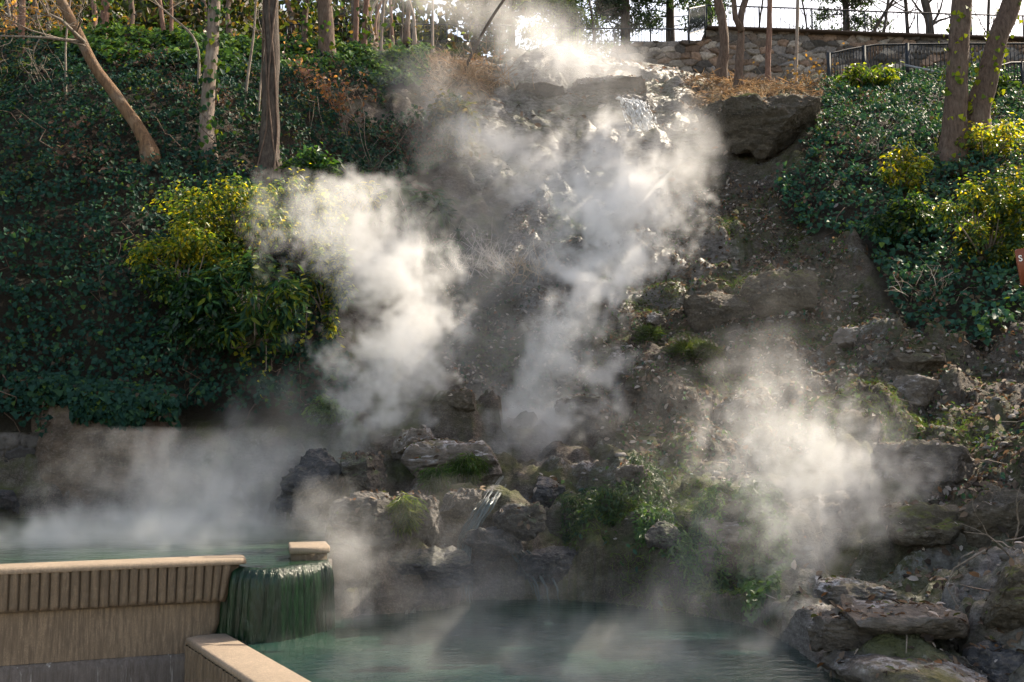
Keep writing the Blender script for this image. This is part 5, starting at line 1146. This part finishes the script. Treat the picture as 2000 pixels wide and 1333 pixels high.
def steam(label, knots, dens, seed, warp=.5, wscale=.9, erode=1.5, fscale=1.8, res=.09, ydepth=.8, sharp=2.2, rough=.7, mat=None):
    """knots: (picture x, picture y, depth, half width in picture px, density 0..1) from the foot to the top of the plume."""
    K = np.array([(*at(x, y, Y), w_/FPX*Y, d) for x, y, Y, w_, d in knots]); K = K[np.argsort(K[:, 2])]
    z0, z1 = K[0, 2], K[-1, 2]; rmax = K[:, 3].max(); lo = K[:, :3].min(0)-rmax*1.15-.2; hi = K[:, :3].max(0)+rmax*1.15+.2
    lo[2] = z0-.35*K[0, 3]-.05; hi[2] = z1+.6*K[-1, 3]
    G = GN('steam_field'); pos = G.n('GeometryNodeInputPosition').outputs[0]; sh = G.v('ADD', pos, (seed*13.7, seed*5.1, seed*3.3))
    wv = G.v('SUBTRACT', G.noise(sh, wscale, 2., .5, True), (.5, .5, .5)); wv = G.v('MULTIPLY', wv, (warp*2.4, warp*2.4, warp*1.6))
    w2 = G.v('MULTIPLY', G.v('SUBTRACT', G.noise(sh, wscale*3.1, 2., .5, True), (.5, .5, .5)), (warp*.8, warp*.8, warp*.7))
    p = G.v('ADD', G.v('ADD', pos, wv), w2); sp = G.n('ShaderNodeSeparateXYZ'); G.put(sp.inputs[0], p)
    t = G.m('DIVIDE', G.m('SUBTRACT', sp.outputs[2], float(z0)), float(max(z1-z0, 1e-3)), True); tk = (K[:, 2]-z0)/max(z1-z0, 1e-3)
    def cv(col):
        a, b = K[:, col].min(), K[:, col].max()
        if b-a < 1e-6: return float(a)
        return G.m('ADD', G.m('MULTIPLY', G.curve(t, [(x, (y-a)/(b-a)) for x, y in zip(tk, K[:, col])]), float(b-a)), float(a))
    cx, cyy, r, dn = cv(0), cv(1), cv(3), cv(4)
    dx = G.m('DIVIDE', G.m('SUBTRACT', sp.outputs[0], cx), r); dy = G.m('DIVIDE', G.m('SUBTRACT', sp.outputs[1], cyy), G.m('MULTIPLY', r, ydepth))
    zb = G.m('SUBTRACT', sp.outputs[2], float(z1)); ab = G.m('MAXIMUM', zb, 0.); be = G.m('MAXIMUM', G.m('SUBTRACT', float(z0), sp.outputs[2]), 0.); dz = G.m('DIVIDE', G.m('ADD', ab, G.m('MULTIPLY', be, 1.6)), r)
    d = G.m('SQRT', G.m('ADD', G.m('ADD', G.m('MULTIPLY', dx, dx), G.m('MULTIPLY', dy, dy)), G.m('MULTIPLY', dz, dz)))
    fb_ = G.m('SUBTRACT', G.noise(G.v('MULTIPLY', G.v('ADD', sh, G.v('MULTIPLY', wv, (1.4, 1.4, 1.4))), (1.25, 1.25, .72)), fscale*1.3, 7., rough), .5)
    v = G.m('ADD', G.m('SUBTRACT', 1., d), G.m('MULTIPLY', fb_, erode*2)); v = G.m('MULTIPLY', v, sharp, True); v = G.m('MULTIPLY', v, v)
    pz = G.n('ShaderNodeSeparateXYZ'); G.put(pz.inputs[0], pos)
    den = G.m('MULTIPLY', G.m('MULTIPLY', v, dn), float(dens))
    den = G.m('MULTIPLY', den, G.m('MULTIPLY', G.m('SUBTRACT', pz.outputs[2], float(lo[2])), 6., True))
    vc = G.n('GeometryNodeVolumeCube'); G.put(vc.inputs['Density'], den); vc.inputs['Min'].default_value = lo; vc.inputs['Max'].default_value = hi
    for nm, k in (('Resolution X', 0), ('Resolution Y', 1), ('Resolution Z', 2)): vc.inputs[nm].default_value = int(max(16, min(220, (hi[k]-lo[k])/res)))
    sm = G.n('GeometryNodeSetMaterial'); G.t.links.new(vc.outputs[0], sm.inputs[0]); sm.inputs['Material'].default_value = mat or STEAM; G.t.links.new(sm.outputs[0], G.o.inputs[0])
    vd = bpy.data.volumes.new('steam_plume'); o = bpy.data.objects.new('steam_plume', vd); COL.objects.link(o); vd.materials.append(mat or STEAM); md = o.modifiers.new('steam', 'NODES'); md.node_group = G.t
    return stuff(o, label, 'steam')
steam('thick white steam plume at left rising from the ledge and leaning left', [(670,960,11.8,40,.3),(700,870,12.1,65,.5),(745,795,12.3,90,.75),(775,700,12.6,115,.85),(795,620,12.9,100,.9),(780,550,13.2,115,.85),(720,490,13.4,175,.7),(670,430,13.6,140,.5)], 1.9, 1, ydepth=.7, erode=2.9, res=.06, wscale=1., fscale=1.9, sharp=1.8, warp=.6)
steam('tall white steam plume in the middle climbing the slope', [(970,900,12.4,90,.45),(1030,835,12.9,120,.65),(1105,760,13.4,85,.9),(1110,680,14,85,.95),(1145,580,14.6,85,.95),(1165,520,15.4,110,.9),(1200,445,16.4,130,.9),(1215,370,17.5,140,.75),(1180,310,18.5,125,.45)], 2.1, 2, ydepth=.6, warp=.75, wscale=.65, erode=2.9, fscale=1.6, sharp=1.8, res=.075)
steam('side arm of steam swirling left of the middle plume', [(1140,440,17,70,.45),(1070,370,18,85,.55),(1010,300,19,85,.6),(950,255,20,85,.45),(890,225,20.6,80,.25)], 1.05, 14, ydepth=.7, warp=.6, wscale=.7, erode=2.8, sharp=1.8, fscale=1.5)
steam('pale steam plume at right drifting up from the pool corner', [(1510,1325,7.6,60,.45),(1560,1190,8.2,80,.55),(1580,1090,8.7,130,.55),(1590,1000,9.2,155,.65),(1580,900,9.8,175,.8),(1560,830,10.1,150,.6),(1500,760,10.5,100,.35),(1475,680,11,70,.2)], 1.3, 3, warp=.55, wscale=1.1, fscale=2.4, res=.055, erode=2.9, sharp=1.8)
steam('bright sunlit steam puffing off the hilltop spring', [(1120,135,25.3,170,.8),(1090,105,25.4,160,.8),(1050,65,25.6,110,.55),(970,35,25.8,150,.4),(870,0,26,170,.35),(790,-50,26,160,.3)], .75, 4, res=.12, warp=.8, wscale=.5, fscale=1., erode=2., sharp=1.4)
steam('thin veil of steam blowing over the mineral mound', [(1160,225,22.6,230,.3),(1130,175,23.2,240,.35),(1090,135,24,200,.4)], .3, 15, res=.12, ydepth=.5, erode=1.8, sharp=1.4)
steam('thin veil of steam drifting across the hilltop bank', [(900,300,21,130,.3),(870,220,21.5,130,.28),(830,140,22,110,.2)], .7, 5, res=.11, erode=1.8, sharp=1.4)
steam('low mist curling over the upper pool at left', [(200,1090,10.2,500,.9),(280,1045,10.4,380,.9),(340,990,10.6,240,.45)], 1.3, 6, ydepth=.6, warp=.4, res=.06, erode=1.8, sharp=1.4)
steam('grey mist hanging against the bank behind the upper pool', [(470,1030,12.0,260,.6),(490,930,12.0,270,.65),(540,850,12.2,190,.45),(570,790,12.4,120,.25)], .75, 7, ydepth=.5, res=.08, erode=1.8, sharp=1.4)
steam('faint mist lying on the lower pool', [(900,1320,7.4,560,.7),(930,1240,7.8,460,.55),(930,1180,8.6,380,.55),(900,1110,8.9,280,.25)], .36, 8, ydepth=.5, res=.06, warp=.5, erode=1.9, sharp=1.4)
steam('wisp of mist around the weir pier', [(680,1200,8.5,90,.6),(665,1120,8.8,95,.6),(650,1050,9.2,85,.5),(640,980,9.4,70,.35)], 1.5, 9, res=.05, warp=.35, wscale=1.3, erode=1.8, sharp=1.4)
steam('mist in front of the ferns at the right end of the pool', [(1250,1340,6.9,330,.6),(1280,1240,7.4,270,.5),(1330,1150,8,210,.35),(1390,1050,8.6,180,.28),(1400,950,9.5,150,.18)], .6, 10, res=.06, warp=.45, erode=1.8, sharp=1.4)
steam('loose steam over the frosted stems in the centre', [(980,840,13.0,230,.35),(970,700,14.0,260,.4),(960,580,15.2,250,.38),(960,470,16.2,250,.38),(950,380,17.2,220,.3)], .5, 11, res=.11, ydepth=.5, erode=1.6, sharp=1.3)
steam('smoky tail of steam blowing right near the overhang', [(1300,430,17.5,60,.4),(1335,340,18.6,75,.55),(1345,275,19.8,75,.5),(1335,225,20.5,60,.3)], .8, 12, res=.09, erode=2., sharp=1.4)
steam('thin grey haze of steam over the mossy boulder slope', [(1400,1000,11,350,.3),(1430,880,12,370,.35),(1480,750,13.5,320,.35),(1500,660,14.6,240,.25)], .17, 13, res=.12, ydepth=.5, erode=2.4, sharp=1.2, warp=1.)
for o in bpy.data.objects:
    if o.parent is None and o.get('category') in ('wall', 'weir', 'pier', 'steps') and not o.get('kind'): o['kind'] = 'thing'
